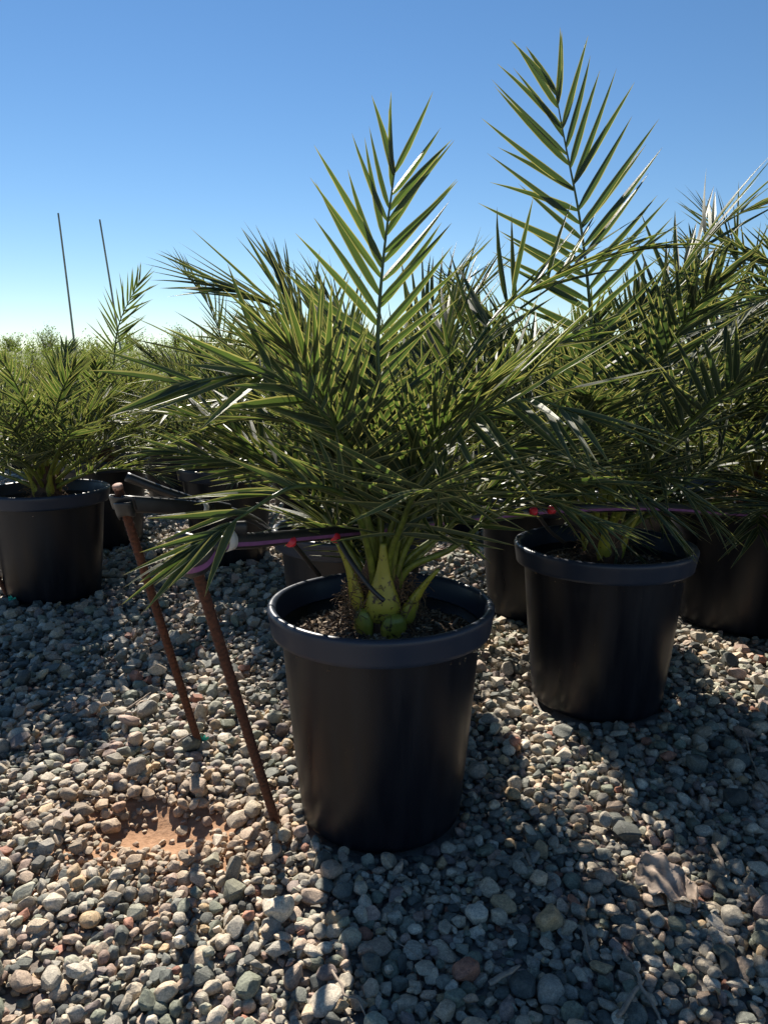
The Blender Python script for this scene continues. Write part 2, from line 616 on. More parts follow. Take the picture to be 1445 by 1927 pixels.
gx = np.concatenate([[-1500, -600, -200, -80, -40], np.arange(-24, -3, 1.0), np.arange(-3, 3.01, 0.04), np.arange(4, 25, 1.0), [40, 80, 200, 600, 1500]])
gy = np.concatenate([[-200, -40, -10, -3, -1], np.arange(0, 4.01, 0.04), np.arange(4.25, 12, 0.25), np.arange(12, 40, 1.0), [50, 80, 150, 300, 700, 1500]])
X, Y = np.meshgrid(gx, gy)
V = np.stack([X, Y, ground_z(X, Y)], -1).reshape(-1, 3)
nx = len(gx)
i = (np.arange(len(gy) - 1)[:, None] * nx + np.arange(nx - 1)[None]).ravel()
ground = link_obj('ground', np_mesh('ground', V, np.stack([i, i + 1, i + nx + 1, i + nx], 1)), mat=M_GROUND)
tag(ground, kind='structure')

# ------------------------------------------------------------------ pots: (key, base px u, y distance, rim radius, height, ...)
POTS = {}


def pot_spec(key, u, Y, r, H, label, group=None, tilt=(0, 0), soil=0.055):
    v_guess = CV + FPX * math.tan(math.atan(CAMH / Y) - PITCH)
    p = on_ground(u, v_guess)
    POTS[key] = dict(loc=(p.x, p.y), r=r, H=H, label=label, tilt=tilt, soil=soil, group=group)


FARG = 'palms and pots in the rows behind'
pot_spec('A', 717, 1.53, 0.241, 0.487, 'black nursery pot beside the two rusty rebar stakes, palm with yellow-green swollen stalk base')
pot_spec('B', 1120, 2.108, 0.257, 0.478, 'black nursery pot with low soil line, standing alone in dappled gravel below the tallest frond')
pot_spec('C', 104, 3.168, 0.262, 0.468, 'dark bluish nursery pot with a small tufted palm, beside the teal tape on the stake')
pot_spec('D', 664, 2.30, 0.250, 0.487, 'greyish nursery pot directly behind the purple striped hose, half hidden by drooping leaves')
pot_spec('E', 1003, 2.93, 0.250, 0.49, 'black nursery pot crossed by the hose with two red fittings, between two palms')
pot_spec('F', 1395, 2.83, 0.335, 0.515, 'extra wide squat black nursery pot behind the lone pot on the right')
pot_spec('G', 206, 4.13, 0.250, 0.485, 'black nursery pot behind the dark bluish pot, under feathery shaded fronds')
pot_spec('H', 434, 3.76, 0.250, 0.485, 'black nursery pot behind the open ended black hose')
pot_spec('I', 566, 5.3, 0.250, 0.485, 'black nursery pot in the row behind the greyish pot', None)
for k, (u, yy) in dict(J=(120, 5.7), K=(330, 5.6), L=(-120, 4.6), M=(40, 7.3), O=(250, 7.4), P=(460, 7.2),
                       Q=(860, 4.5), R=(1240, 4.4), S=(1560, 4.3), T=(760, 6.2), U=(1080, 6.1), W=(1400, 6.0)).items():
    pot_spec(k, u, yy, 0.25, 0.485, 'black nursery pot mostly hidden in the far rows of palms', 'far row pots')
pot_spec('X', 1660, 2.25, 0.25, 0.485, 'black nursery pot holding the palm whose long frond reaches across the row')


def make_pot(key):
    s = POTS[key]
    near = key in 'ABCDEFGHX'
    seg = 96 if key in 'AB' else (56 if near else 28)
    r, H = s['r'], s['H']
    k = r / 0.234
    root = empty('nursery_pot', (s['loc'][0], s['loc'][1], -0.014))
    tag(root, s['label'], 'pot', s['group'] or 'black nursery pots')
    lip = 0.056
    body = [(0, 0.0), (0.150 * k, 0.0), (0.166 * k, 0.002), (0.172 * k, 0.010)]
    for t in np.linspace(0, 1, 8):
        body.append(((0.173 + 0.034 * t ** 0.9) * k, 0.02 + (H - lip - 0.022) * t))
    body += [(0.208 * k, H - lip + 0.006)]
    for t in np.linspace(0, 1, 5):
        body.append(((0.202 - 0.03 * t) * k, H - lip + 0.004 - (H - lip - 0.03) * t))
    body.append((0, 0.03))
    V, F, UV = lathe(body, seg)
    link_obj('pot_body', np_mesh('pot_body', V, F, UV), root, M_POT)
    rim = [(0.2065 * k, H - lip + 0.002), (0.221 * k, H - lip - 0.004), (0.2265 * k, H - lip - 0.002), (0.2275 * k, H - lip + 0.006), (0.2315 * k, H - 0.024), (0.2335 * k, H - 0.013),
           (0.2335 * k, H - 0.007), (0.2310 * k, H - 0.002), (0.2265 * k, H), (0.2215 * k, H - 0.001), (0.2180 * k, H - 0.004), (0.2155 * k, H - 0.010), (0.2120 * k, H - 0.03),
           (0.2030 * k, H - lip - 0.012)]
    V, F, UV = lathe(rim, seg, 0.006 if near else 0)
    link_obj('pot_rim', np_mesh('pot_rim', V, F, UV), root, M_RIM)
    # soil: bumpy disc, mounded round the palm
    zs = H - s['soil'] - 0.012
    nr, ns = (26, 72) if key in 'AB' else (10, 32)
    rr = np.linspace(0, 1, nr) ** 0.8
    th = np.linspace(0, 2 * np.pi, ns, endpoint=False)
    Rg, Tg = np.meshgrid(rr, th, indexing='ij')
    R0 = 0.2045 * k
    xs, ys = R0 * Rg * np.cos(Tg), R0 * Rg * np.sin(Tg)
    sd = rng.uniform(0, 50)
    hz = np.array([[noise.fractal(Vector((a * 26 + sd, b * 26, 0)), 1.0, 2.0, 4) for a, b in zip(ra, rb)] for ra, rb in zip(xs, ys)])
    z = zs + 0.011 * hz + 0.022 * (1 - Rg) ** 1.5 - 0.012 * Rg ** 4
    V = np.stack([xs, ys, z], -1).reshape(-1, 3)
    ii = np.arange(nr - 1)[:, None] * ns
    jj = np.arange(ns)[None]
    a, b = ii + jj, ii + (jj + 1) % ns
    soil = link_obj('potting_soil', np_mesh('potting_soil', V, np.stack([a, a + ns, b + ns, b], -1).reshape(-1, 4)), root, M_SOIL)
    if key in 'ABCD':
        n = 2600 if key == 'A' else (1400 if key == 'B' else 400)
        g = Geo()
        q = np.sqrt(rng.uniform(0, 1, n)) * 0.99
        tt = rng.uniform(0, 2 * np.pi, n)
        iq = np.clip(np.searchsorted(rr, q), 0, nr - 1)
        it = (tt / (2 * np.pi) * ns).astype(int) % ns
        for m in range(n):
            L_, W_, T_ = rng.lognormal(math.log(0.0065), 0.5), rng.uniform(.0015, .0042), rng.uniform(.0006, .002)
            bx = np.array([[x, y, zz] for x in (-1, 1) for y in (-1, 1) for zz in (-1, 1)], float) * (L_, W_, T_) * rng.uniform(.6, 1.1, (8, 3))
            e = Matrix.Rotation(rng.uniform(0, 6.28), 3, 'Z') @ Matrix.Rotation(rng.normal(0, .45), 3, 'Y') @ Matrix.Rotation(rng.normal(0, .6), 3, 'X')
            pos = np.array([R0 * q[m] * math.cos(tt[m]), R0 * q[m] * math.sin(tt[m]), z[iq[m], it[m]] + 0.002])
            g.add(bx @ np.array(e).T + pos, [[0, 1, 3, 2], [4, 6, 7, 5], [0, 4, 5, 1], [2, 3, 7, 6], [0, 2, 6, 4], [1, 5, 7, 3]])
        ch = link_obj('bark_chips', g.mesh('bark_chips', False), soil, M_CHIP)
        tag(ch, kind='stuff')
    s['soil_z'] = -0.014 + zs + 0.012
    s['root'] = root
    return root


for k in POTS:
    make_pot(k)

# ------------------------------------------------------------------ palm leaflets
ST = np.array([0, 0.05, 0.16, 0.34, 0.55, 0.78, 1.0])
WD = np.array([0.30, 0.62, 0.95, 1.0, 0.78, 0.44, 0.015])


def leaflet_variant(seed):
    r = np.random.default_rng(seed)
    fold = r.uniform(0.35, 0.75)
    droop = r.uniform(-0.02, 0.10)
    side = r.uniform(-0.05, 0.05)
    twist = r.uniform(-0.7, 0.7)
    vs, uv = [], []
    for s in (-1, 1):
        for t, w in zip(ST, WD):
            c = np.array([t, side * t * t, -droop * t * t])
            a = twist * t
            for k in (0, 1):                       # midrib, edge
                y, z = s * 0.5 * w * k, 0.5 * fold * w * k * (1 - 0.4 * t)
                y, z = y * math.cos(a) - z * math.sin(a), y * math.sin(a) + z * math.cos(a)
                vs.append((c[0], c[1] / 0.06 * 0.06, c[2], y, z))
                uv.append((t, 0.5 + 0.5 * s * k))
    vs = np.array(vs)
    n = len(ST)
    f = []
    for q, s in enumerate((-1, 1)):
        for m in range(n - 1):
            b = q * n * 2 + m * 2
            f.append([b, b + 1, b + 3, b + 2] if s < 0 else [b, b + 2, b + 3, b + 1])
    return vs, np.array(f), np.array(uv)


NVAR = 10
LEAFV = [leaflet_variant(100 + k) for k in range(NVAR)]
LEAF_RATIO = 0.062                                  # width to length of the shared blade meshes
LEAF_MESH = {}


def leaf_mesh(k, mat):
    if (k, mat.name) not in LEAF_MESH:
        vs, f, uv = LEAFV[k]
        co = np.stack([vs[:, 0], vs[:, 1] + vs[:, 3] * LEAF_RATIO, vs[:, 2] + vs[:, 4] * LEAF_RATIO], 1)
        me = np_mesh('leaflet', co, f, uv)
        me.materials.append(mat)
        LEAF_MESH[(k, mat.name)] = me
    return LEAF_MESH[(k, mat.name)]


def leaflet_specs(C, hint, n, Lmax, t0=0.3, a0=62, a1=18, beta=28, wid=0.0145, rg=None, tip_len=0.75, jit=1.0, gap=0.0, sides=None):
    """positions and frames of the leaflets of one frond along rachis C"""
    r = rg
    T, Nn, B = frames(C, hint)
    idx = np.linspace(0, 1, len(C))
    out = []
    for s in (-1, 1):
        A0, A1, BE, LS = (a0, a1, beta, 1.0) if sides is None else sides[s][:4]
        ts0 = t0 if sides is None or len(sides[s]) < 5 else sides[s][4]
        ns = n if ts0 == t0 else max(6, int(n * (1 - ts0) / (1 - t0)))
        ts = np.linspace(ts0, 0.995, ns) + r.normal(0, 0.25 / n, ns) * jit + (0.5 / n if s > 0 else 0)
        for t in np.clip(ts, t0, 1.0):
            if r.uniform() < gap:
                continue
            w = (t - t0) / (1 - t0)
            P = np.array([np.interp(t, idx, C[:, k]) for k in range(3)])
            tv = unit(np.array([np.interp(t, idx, T[:, k]) for k in range(3)]))
            nv = unit(np.array([np.interp(t, idx, Nn[:, k]) for k in range(3)]))
            bv = np.cross(tv, nv)
            al = math.radians(A0 + (A1 - A0) * w ** 1.2 + r.normal(0, 6) * jit)
            be = math.radians(BE * (1 - 0.5 * w) + r.normal(0, 11) * jit + (r.choice([-16, 0, 14]) if jit else 0))
            d = math.cos(al) * tv + math.sin(al) * (math.cos(be) * s * bv + math.sin(be) * nv)
            d = unit(d + np.array([0, 0, -0.05 * r.uniform(0, 1.5)]))
            L = LS * Lmax * (0.45 + 0.55 * math.sin(math.pi * min(1, 0.18 + 0.62 * w))) * r.uniform(0.86, 1.1)
            if w > 0.75:
                L *= 1 - (1 - tip_len) * (w - 0.75) / 0.25
            up = nv + 0.25 * r.normal(0, 1, 3)
            zz = unit(up - np.dot(up, d) * d)
            yy = np.cross(zz, d)
            wl = wid * r.uniform(0.85, 1.15) * (0.75 + 0.25 * math.sin(math.pi * min(1, 0.2 + 0.7 * w)))
            out.append((P, d, yy, zz, L, wl, int(r.integers(NVAR))))
    return out


def add_leaflets_merged(g, specs):
    for (P, d, yy, zz, L, wl, k) in specs:
        vs, f, uv = LEAFV[k]
        x = vs[:, 0] * L
        y = vs[:, 1] * L + vs[:, 3] * wl
        z = vs[:, 2] * L + vs[:, 4] * wl
        g.add(P + x[:, None] * d + y[:, None] * yy + z[:, None] * zz, f, uv)


def frond(palm, org, C, hint, n, Lmax, mat, hero=False, rbase=0.0075, rg=None, **kw):
    """one frond: rachis mesh under the palm; hero fronds carry each leaflet as an object"""
    C = np.asarray(C, float) - org
    rad = np.interp(np.linspace(0, 1, len(C)), [0, 0.2, 1], [rbase * 1.5, rbase, 0.0016])
    V, F, UV = tube(C, rad, 6, hint)
    specs = leaflet_specs(C, hint, n, Lmax, rg=rg, **kw)
    if hero:
        me = np_mesh('rachis', V, F, UV)
        fr = link_obj('frond', me, palm, M_RACHIS)
        for (P, d, yy, zz, L, wl, k) in specs:
            o = bpy.data.objects.new('leaflet', leaf_mesh(k, mat))
            COL.objects.link(o)
            o.parent = fr
            sy = wl / LEAF_RATIO
            M = Matrix(((d[0] * L, yy[0] * sy, zz[0] * sy, P[0]), (d[1] * L, yy[1] * sy, zz[1] * sy, P[1]), (d[2] * L, yy[2] * sy, zz[2] * sy, P[2]), (0, 0, 0, 1)))
            o.matrix_local = M
        return fr
    g = Geo()
    add_leaflets_merged(g, specs)
    me = np_mesh('frond', np.vstack([V, np.concatenate(g.v)]), np.vstack([F, np.concatenate(g.f) + len(V)]), np.vstack([UV, np.concatenate(g.uv)]))
    me.materials.append(M_RACHIS)
    me.materials.append(mat)
    mi = np.zeros(len(me.polygons), np.int32)
    mi[len(F):] = 1
    me.polygons.foreach_set('material_index', mi)
    fr = link_obj('frond', me, palm)
    return fr


def generic_curve(base, az, e0, L, droop, n=22):
    s = np.linspace(0, 1, n)
    el = e0 - droop * s ** 1.4
    d = np.stack([np.cos(el) * math.cos(az), np.cos(el) * math.sin(az), np.sin(el)], 1)
    P = np.concatenate([[np.zeros(3)], np.cumsum((d[1:] + d[:-1]) / 2 * (L / (n - 1)), 0)])
    hint = np.stack([-np.sin(el) * math.cos(az), -np.sin(el) * math.sin(az), np.cos(el)], 1)
    return P + base, hint


# open gaps between the crowns: sunlight reaches the gravel here (photograph pixels on the ground, radius in metres)
LIT = [(*on_ground(u, v)[:2], r) for u, v, r in [(950, 1200, .13), (960, 1290, .12), (1010, 1370, .12), (1075, 1450, .11), (1130, 1540, .06), (1210, 1640, .04), (1300, 1750, .04), (1350, 1860, .04),
       (1360, 1240, .13), (1420, 1300, .13), (1300, 1190, .1), (480, 1300, .1), (520, 1420, .12), (470, 1520, .12), (430, 1640, .14), (300, 1720, .16), (150, 1700, .15), (120, 1850, .2), (400, 1850, .2), (580, 1800, .12), (330, 1010, .15)]]
SHX, SHY = -sdir.x / sdir.z, -sdir.y / sdir.z


def shades_gap(C):
    n = 0
    for p in C[8::2]:
        x, y = p[0] + SHX * p[2], p[1] + SHY * p[2]
        for (a, b, r) in LIT:
            if (x - a) ** 2 + (y - b) ** 2 < (r + .05) ** 2:
                n += 1
                break
    return n


FRONT = -math.pi / 2 + .08


def vec3(p):
    return np.array(list(p), float)


def make_palm(key, label, heroes=(), nrand=20, Lf=0.85, mat=M_LEAF, seed=0, emin=18, emax=84, avoid=None, nleaf=30, wid=0.0145, group='potted date palms', lean=None, Lleaf=0.25, rand_mat=None):
    s = POTS[key]
    rg = np.random.default_rng(seed)
    org = np.array([s['loc'][0], s['loc'][1], s['soil_z']])
    root = empty('date_palm', org)
    tag(root, label, 'palm', group)
    near = key in 'ABCDEF'
    # fibrous core
    th = np.linspace(0, 2 * np.pi, 24 if near else 10, endpoint=False)
    zs = np.linspace(-0.03, 0.15, 12 if near else 5)
    pr = np.interp(zs, [-0.03, 0.02, 0.07, 0.15], [0.056, 0.062, 0.054, 0.030])
    V = []
    for z_, r_ in zip(zs, pr):
        for t in th:
            rr = r_ * (1 + 0.22 * noise.noise(Vector((math.cos(t) * 3 + seed, math.sin(t) * 3, z_ * 40))))
            V.append((rr * math.cos(t), rr * math.sin(t), z_))
    ns = len(th)
    ii = np.arange(len(zs) - 1)[:, None] * ns
    jj = np.arange(ns)[None]
    a, b = ii + jj, ii + (jj + 1) % ns
    trunk = link_obj('trunk', np_mesh('trunk', V, np.stack([a, b, b + ns, a + ns], -1).reshape(-1, 4)), root, M_FIBRE)
    if near:
        g = Geo()
        for q in range(420 if key == 'A' else 60):
            a0 = rg.uniform(0, 6.28)
            if key == 'A' and abs(((a0 - FRONT + math.pi) % (2 * math.pi)) - math.pi) < .55 and rg.uniform() < .93:
                continue
            z0 = rg.uniform(0.0, 0.10)
            r0 = np.interp(z0, zs, pr)
            p0 = np.array([r0 * math.cos(a0), r0 * math.sin(a0), z0])
            d = unit(np.array([math.cos(a0), math.sin(a0), rg.uniform(-.6, 1.6)]) + rg.normal(0, .5, 3))
            e = p0 + d * rg.uniform(.015, .05)
            m_ = (p0 + e) / 2 + rg.normal(0, .012, 3)
            V, F, UV = tube(spline([p0, m_, e, e + rg.normal(0, .012, 3) + (0, 0, -.01)], 8), rg.uniform(.0004, .0011), 4, caps=False, hint=(0.3, 0.5, 0.8))
            g.add(V, F, UV)
        tag(link_obj('trunk_fibres', g.mesh('trunk_fibres'), trunk, M_ROOT), kind='stuff')
    # fronds laid out from the photograph
    for h in heroes:
        P1 = vec3(at(*h['pts'][1]))
        dxy = P1 - org
        dxy[2] = 0
        dxy = unit(dxy)
        base = org + dxy * h.get('r0', .022) + np.array([0, 0, h.get('z0', .05)])
        C = spline([base, base * .62 + P1 * .38 + np.array([0, 0, .03]) - dxy * .012] + [at(*p) for p in h['pts'][1:]], 44)
        kw = {k: v for k, v in h.items() if k in ('t0', 'a0', 'a1', 'beta', 'wid', 'tip_len', 'rbase', 'jit', 'gap', 'sides')}
        frond(root, org, C, h.get('N', (0, 0, 1)), h.get('n', 22), h.get('L', 0.25), h.get('mat', mat), hero=h.get('hero', True), rg=np.random.default_rng(h.get('seed', 1) + seed * 31), **kw)
    # the rest of the crown
    for q in range(nrand):
        w = (q + 0.5) / nrand
        az = q * 2.39996 + rg.normal(0, .25) + seed
        e0 = math.radians(emax - (emax - emin) * w ** 0.85 + rg.normal(0, 5))
        L = Lf * rg.uniform(.72, 1.05) * (1.0 - 0.25 * abs(w - .4))
        if avoid is not None and avoid(az % (2 * math.pi), e0):
            continue
        bz = 0.04 + 0.07 * (1 - w)
        best = None
        dr = math.radians(rg.uniform(22, 55))
        for tr in range(7):
            az2 = az + (0, .35, -.35, .7, -.7, 1.1, -1.1)[tr]
            if avoid is not None and avoid(az2 % (2 * math.pi), e0):
                continue
            cand = generic_curve(np.array([0.03 * math.cos(az2) * w, 0.03 * math.sin(az2) * w, bz]) + org, az2, e0, L, dr)
            k = shades_gap(cand[0])
            if best is None or k < best[0]:
                best = (k, cand)
            if k == 0:
                break
        if best[0] > 3:
            continue
        C, hint = best[1]
        frond(root, org, C, hint, nleaf, Lleaf * rg.uniform(.85, 1.05), rand_mat or mat, hero=False, rg=rg, wid=wid, t0=rg.uniform(.2, .3), beta=rg.uniform(18, 40))
    s['palm'] = root
    return root


def H(pts, **kw):
    d = dict(pts=pts)
    d.update(kw)
    return d


# the front palm
UPL = {1: (64, 26, 56, 1.0), -1: (34, 14, -8, 1.0)}      # frond heading left: far rank stands up, near rank sweeps along
UPR = {-1: (62, 24, 54, 1.0), 1: (36, 14, 4, 1.0)}      # the same for a frond heading right
A_HERO = [
    H([(748, 1010, 1.53), (716, 800, 1.50), (711, 640, 1.50), (722, 480, 1.51), (742, 325, 1.53)], N=(-.15, 1, .1), n=21, L=.235, t0=.34, a0=58, a1=22, beta=10, seed=1, tip_len=.85, wid=.0155),
    H([(735, 1010, 1.50), (665, 865, 1.42), (595, 768, 1.33), (520, 716, 1.25), (440, 708, 1.18), (345, 726, 1.10)], N=(-.1, -.75, .65), n=16, L=.235, t0=.40, seed=2, wid=.0170,
      sides={1: (84, 52, 22, .9), -1: (28, 8, -4, 1.15)}),
    H([(742, 1020, 1.49), (655, 940, 1.38), (560, 916, 1.27), (464, 966, 1.18), (427, 993, 1.14), (372, 1032, 1.10)], N=(-.3, -.9, .45), n=20, L=.185, t0=.46, seed=3, wid=.0150, tip_len=.95,
      sides={1: (58, 12, 16, .85), -1: (24, 8, 2, 1.05, .89)}),
    H([(752, 1060, 1.455), (757, 985, 1.40), (772, 945, 1.32), (795, 922, 1.22), (812, 925, 1.12)], N=(0, -.2, 1), n=16, L=.27, t0=.30, a0=74, a1=35, beta=14, seed=4),
    H([(768, 1010, 1.50), (805, 870, 1.42), (880, 795, 1.33), (960, 758, 1.27), (1020, 755, 1.22), (1078, 780, 1.17)], N=(.1, -.6, .75), n=20, L=.27, t0=.36, seed=5, wid=.0130,
      sides={-1: (54, 14, 14, 1.1), 1: (76, 22, -14, .9)}),
    H([(790, 1060, 1.54), (835, 1000, 1.52), (905, 930, 1.50), (1000, 903, 1.46), (1120, 912, 1.40)], N=(.1, -.3, 1), n=19, L=.20, t0=.32, seed=6, wid=.0125, sides={-1: (56, 16, 30, 1), 1: (60, 16, -30, .8)}),
    H([(800, 1080, 1.50), (850, 1032, 1.47), (930, 968, 1.42), (1010, 938, 1.38), (1125, 985, 1.32)], N=(.1, -.1, 1), n=18, L=.19, t0=.40, seed=7, wid=.0125, sides={-1: (52, 14, 24, 1), 1: (50, 14, -14, .8)}),
    H([(738, 1020, 1.55), (650, 915, 1.60), (550, 888, 1.62), (430, 868, 1.60), (335, 852, 1.57)], N=(-.1, -.6, .8), n=19, L=.19, t0=.34, seed=8, wid=.013, sides={1: (56, 14, 22, 1), -1: (30, 8, 4, 1)}),
    H([(778, 1000, 1.56), (835, 760, 1.60), (935, 592, 1.68), (1020, 535, 1.72), (1096, 494, 1.76), (1215, 468, 1.80)], N=(-.2, -.1, 1), n=24, L=.26, t0=.40, seed=9, hero=False, sides={-1: (62, 20, 58, 1), 1: (34, 12, 2, 1)}, wid=.0145),
    H([(738, 1000, 1.56), (640, 790, 1.62), (565, 690, 1.66), (470, 640, 1.70)], N=(.3, 0, 1), n=22, L=.22, t0=.32, seed=10, hero=False, sides=UPL),
    H([(772, 1000, 1.54), (850, 830, 1.56), (950, 700, 1.6), (1070, 640, 1.66)], N=(-.3, 0, 1), n=24, L=.25, t0=.3, seed=11, hero=False, sides=UPR),
    H([(740, 1000, 1.52), (665, 880, 1.5), (570, 805, 1.5), (480, 788, 1.52), (400, 800, 1.55)], N=(.1, 0, 1), n=22, L=.19, t0=.34, seed=14, hero=False, sides=UPL, wid=.012),
    H([(770, 1000, 1.5), (850, 905, 1.46), (950, 848, 1.43), (1060, 850, 1.4)], N=(-.1, 0, 1), n=22, L=.22, t0=.34, seed=15, hero=False, sides={-1: (58, 16, 40, 1), 1: (66, 18, -40, .9)}, wid=.012),
    H([(745, 1000, 1.56), (690, 840, 1.6), (640, 700, 1.68), (600, 600, 1.8)], N=(.3, .3, 1), n=22, L=.24, t0=.3, a0=56, a1=16, beta=26, seed=12, hero=False),
    H([(765, 1000, 1.56), (800, 830, 1.6), (830, 700, 1.68), (850, 590, 1.8)], N=(-.3, .3, 1), n=22, L=.24, t0=.3, a0=56, a1=16, beta=26, seed=13, hero=False),
]


def avoid_A(az, e):
    facing = math.cos(az + math.pi / 2)         # 1 = towards the camera
    return facing > -0.25 and e < math.radians(74)


make_palm('A', 'date palm with swollen yellow-green stalk base, its drooping frond hanging over the white hose clamp', A_HERO, nrand=26, Lf=.66, seed=3, avoid=avoid_A, nleaf=30)

B_HERO = [
    H([(1120, 1000, 2.1), (1122, 760, 2.1), (1108, 560, 2.1), (1090, 410, 2.1), (1062, 265, 2.1), (1044, 168, 2.1)], N=(.2, 1, .1), n=23, L=.29, t0=.36, a0=62, a1=28, beta=12, seed=21, wid=.018),
    H([(1130, 1000, 2.12), (1180, 760, 2.16), (1255, 560, 2.2), (1335, 440, 2.25), (1450, 372, 2.3)], N=(-.4, -.1, 1), n=23, L=.30, t0=.40, a0=56, a1=16, beta=28, seed=22, wid=.016),
    H([(1090, 1005, 2.05), (1050, 928, 1.95), (1110, 890, 1.82), (1185, 918, 1.72), (1250, 985, 1.66)], N=(.2, -.1, 1), n=20, L=.21, t0=.30, a0=55, a1=14, beta=26, seed=23),
    H([(1120, 1000, 2.06), (1190, 900, 1.95), (1260, 905, 1.85), (1330, 975, 1.8)], N=(.2, -.1, 1), n=20, L=.2, t0=.3, a0=58, a1=20, beta=22, seed=24),
    H([(1110, 1000, 2.1), (1040, 760, 2.1), (960, 640, 2.14), (880, 560, 2.2)], N=(.3, 0, 1), n=24, L=.28, t0=.34, a0=50, a1=14, beta=24, seed=25),
]
make_palm('B', 'palm with the tallest upright feathery frond, in the lone pot on dappled gravel', B_HERO, nrand=20, Lf=.95, seed=5, mat=M_LEAF_B, avoid=lambda az, e: math.cos(az + math.pi / 2) > 0.6 and e < math.radians(45), nleaf=32, wid=.0155)

D_HERO = [
    H([(668, 960, 2.3), (640, 750, 2.2), (560, 612, 2.12), (480, 562, 2.05), (400, 540, 2.0)], N=(.35, -.2, 1), n=24, L=.29, t0=.40, seed=31, wid=.0175, sides=UPL),
    H([(660, 960, 2.3), (610, 720, 2.35), (560, 590, 2.4), (530, 520, 2.45)], N=(.4, -.2, 1), n=22, L=.30, t0=.36, a0=55, a1=16, beta=26, seed=32, hero=False),
    H([(670, 960, 2.3), (780, 740, 2.36), (850, 610, 2.4), (905, 540, 2.45)], N=(-.4, -.2, 1), n=22, L=.30, t0=.36, a0=55, a1=16, beta=26, seed=33, hero=False),
    H([(660, 960, 2.3), (600, 800, 2.12), (500, 752, 1.95), (400, 756, 1.85), (300, 776, 1.78)], N=(0, -.1, 1), n=30, L=.13, t0=.34, seed=34, hero=False, a0=70, a1=30, beta=-16, wid=.010),
    H([(668, 960, 2.3), (700, 760, 2.3), (660, 640, 2.32), (610, 560, 2.35)], N=(.3, -.1, 1), n=24, L=.27, t0=.36, seed=35, hero=False, sides=UPL),
    H([(668, 960, 2.3), (720, 740, 2.35), (800, 600, 2.4), (860, 520, 2.42)], N=(-.3, -.1, 1), n=24, L=.28, t0=.36, seed=36, hero=False, sides=UPR),
]
make_palm('D', 'date palm rising from the greyish pot, its broad fan of leaves arching over the hose', D_HERO, nrand=14, Lf=.85, seed=8, mat=M_LEAF_B, avoid=lambda az, e: math.cos(az + math.pi / 2) > -.1 and e < math.radians(66), nleaf=28, wid=.016)

make_palm('C', 'small tufted date palm in the dark bluish pot', [], nrand=26, Lf=.66, seed=11, nleaf=24, Lleaf=.19, wid=.0125, emin=25)
make_palm('E', 'date palm behind the two red hose fittings', [], nrand=20, Lf=.90, seed=13, mat=M_LEAF_B, nleaf=30)
F_HERO = [
    H([(1410, 930, 2.8), (1340, 868, 2.62), (1260, 856, 2.45), (1170, 890, 2.35)], N=(-.1, -.1, 1), n=26, L=.17, t0=.25, a0=62, a1=20, beta=10, seed=41, hero=False),
    H([(1415, 930, 2.8), (1430, 700, 2.75), (1400, 520, 2.7), (1340, 420, 2.65)], N=(.4, -.1, .6), n=24, L=.30, t0=.35, a0=60, a1=18, beta=20, seed=42, hero=False),
]
make_palm('F', 'large date palm in the extra wide squat pot', F_HERO, nrand=22, Lf=1.1, seed=17, mat=M_LEAF_B, nleaf=32, Lleaf=.29, wid=.016)
X_HERO = [H([(1650, 800, 2.25), (1600, 600, 2.15), (1470, 555, 2.02), (1340, 626, 1.92), (1235, 705, 1.85)], N=(-.2, -.1, 1), n=26, L=.30, t0=.30, a0=62, a1=18, beta=18, seed=51),
          H([(1650, 800, 2.25), (1590, 640, 2.2), (1500, 520, 2.1), (1400, 480, 2.05)], N=(.3, 0, 1), n=24, L=.29, t0=.30, a0=58, a1=18, beta=24, seed=52, hero=False)]
make_palm('X', 'palm at the end of the row whose long frond reaches across towards the tallest palm', X_HERO, nrand=18, Lf=.9, seed=19, mat=M_LEAF_B, nleaf=30)
H_HERO = [H([(434, 900, 3.76), (440, 720, 3.7), (400, 590, 3.65), (352, 515, 3.6)], N=(.4, -.1, .5), n=22, L=.27, t0=.4, a0=58, a1=18, beta=18, seed=61, hero=False)]
make_palm('H', 'palm with a slim frond arching against the sky, behind the open ended hose', H_HERO, nrand=20, Lf=.78, seed=23, nleaf=28, mat=M_LEAF_B)
G_HERO = [H([(206, 900, 4.1), (212, 740, 4.1), (222, 620, 4.1), (262, 530, 4.1)], N=(-.3, 1, .2), n=24, L=.2, t0=.4, a0=55, a1=18, beta=14, seed=71, hero=False, wid=.011)]
make_palm('G', 'palm behind the dark bluish pot with one straight narrow frond standing up', G_HERO, nrand=18, Lf=.62, seed=29, nleaf=26, Lleaf=.2)
make_palm('I', 'date palm in the row behind the greyish pot', [], nrand=18, Lf=.9, seed=31, nleaf=26)
for k, sd in zip('JKLMOPQRSTUW', range(41, 60)):
    lf = {'J': .62, 'K': .6, 'L': .7, 'M': .62, 'O': .62, 'P': .75}.get(k, .95)
    make_palm(k, 'date palm merging into the far rows of palms', [], nrand=17, Lf=lf, seed=sd, nleaf=22, wid=.016, group='far row palms', mat=M_LEAF if sd % 2 else M_LEAF_B)


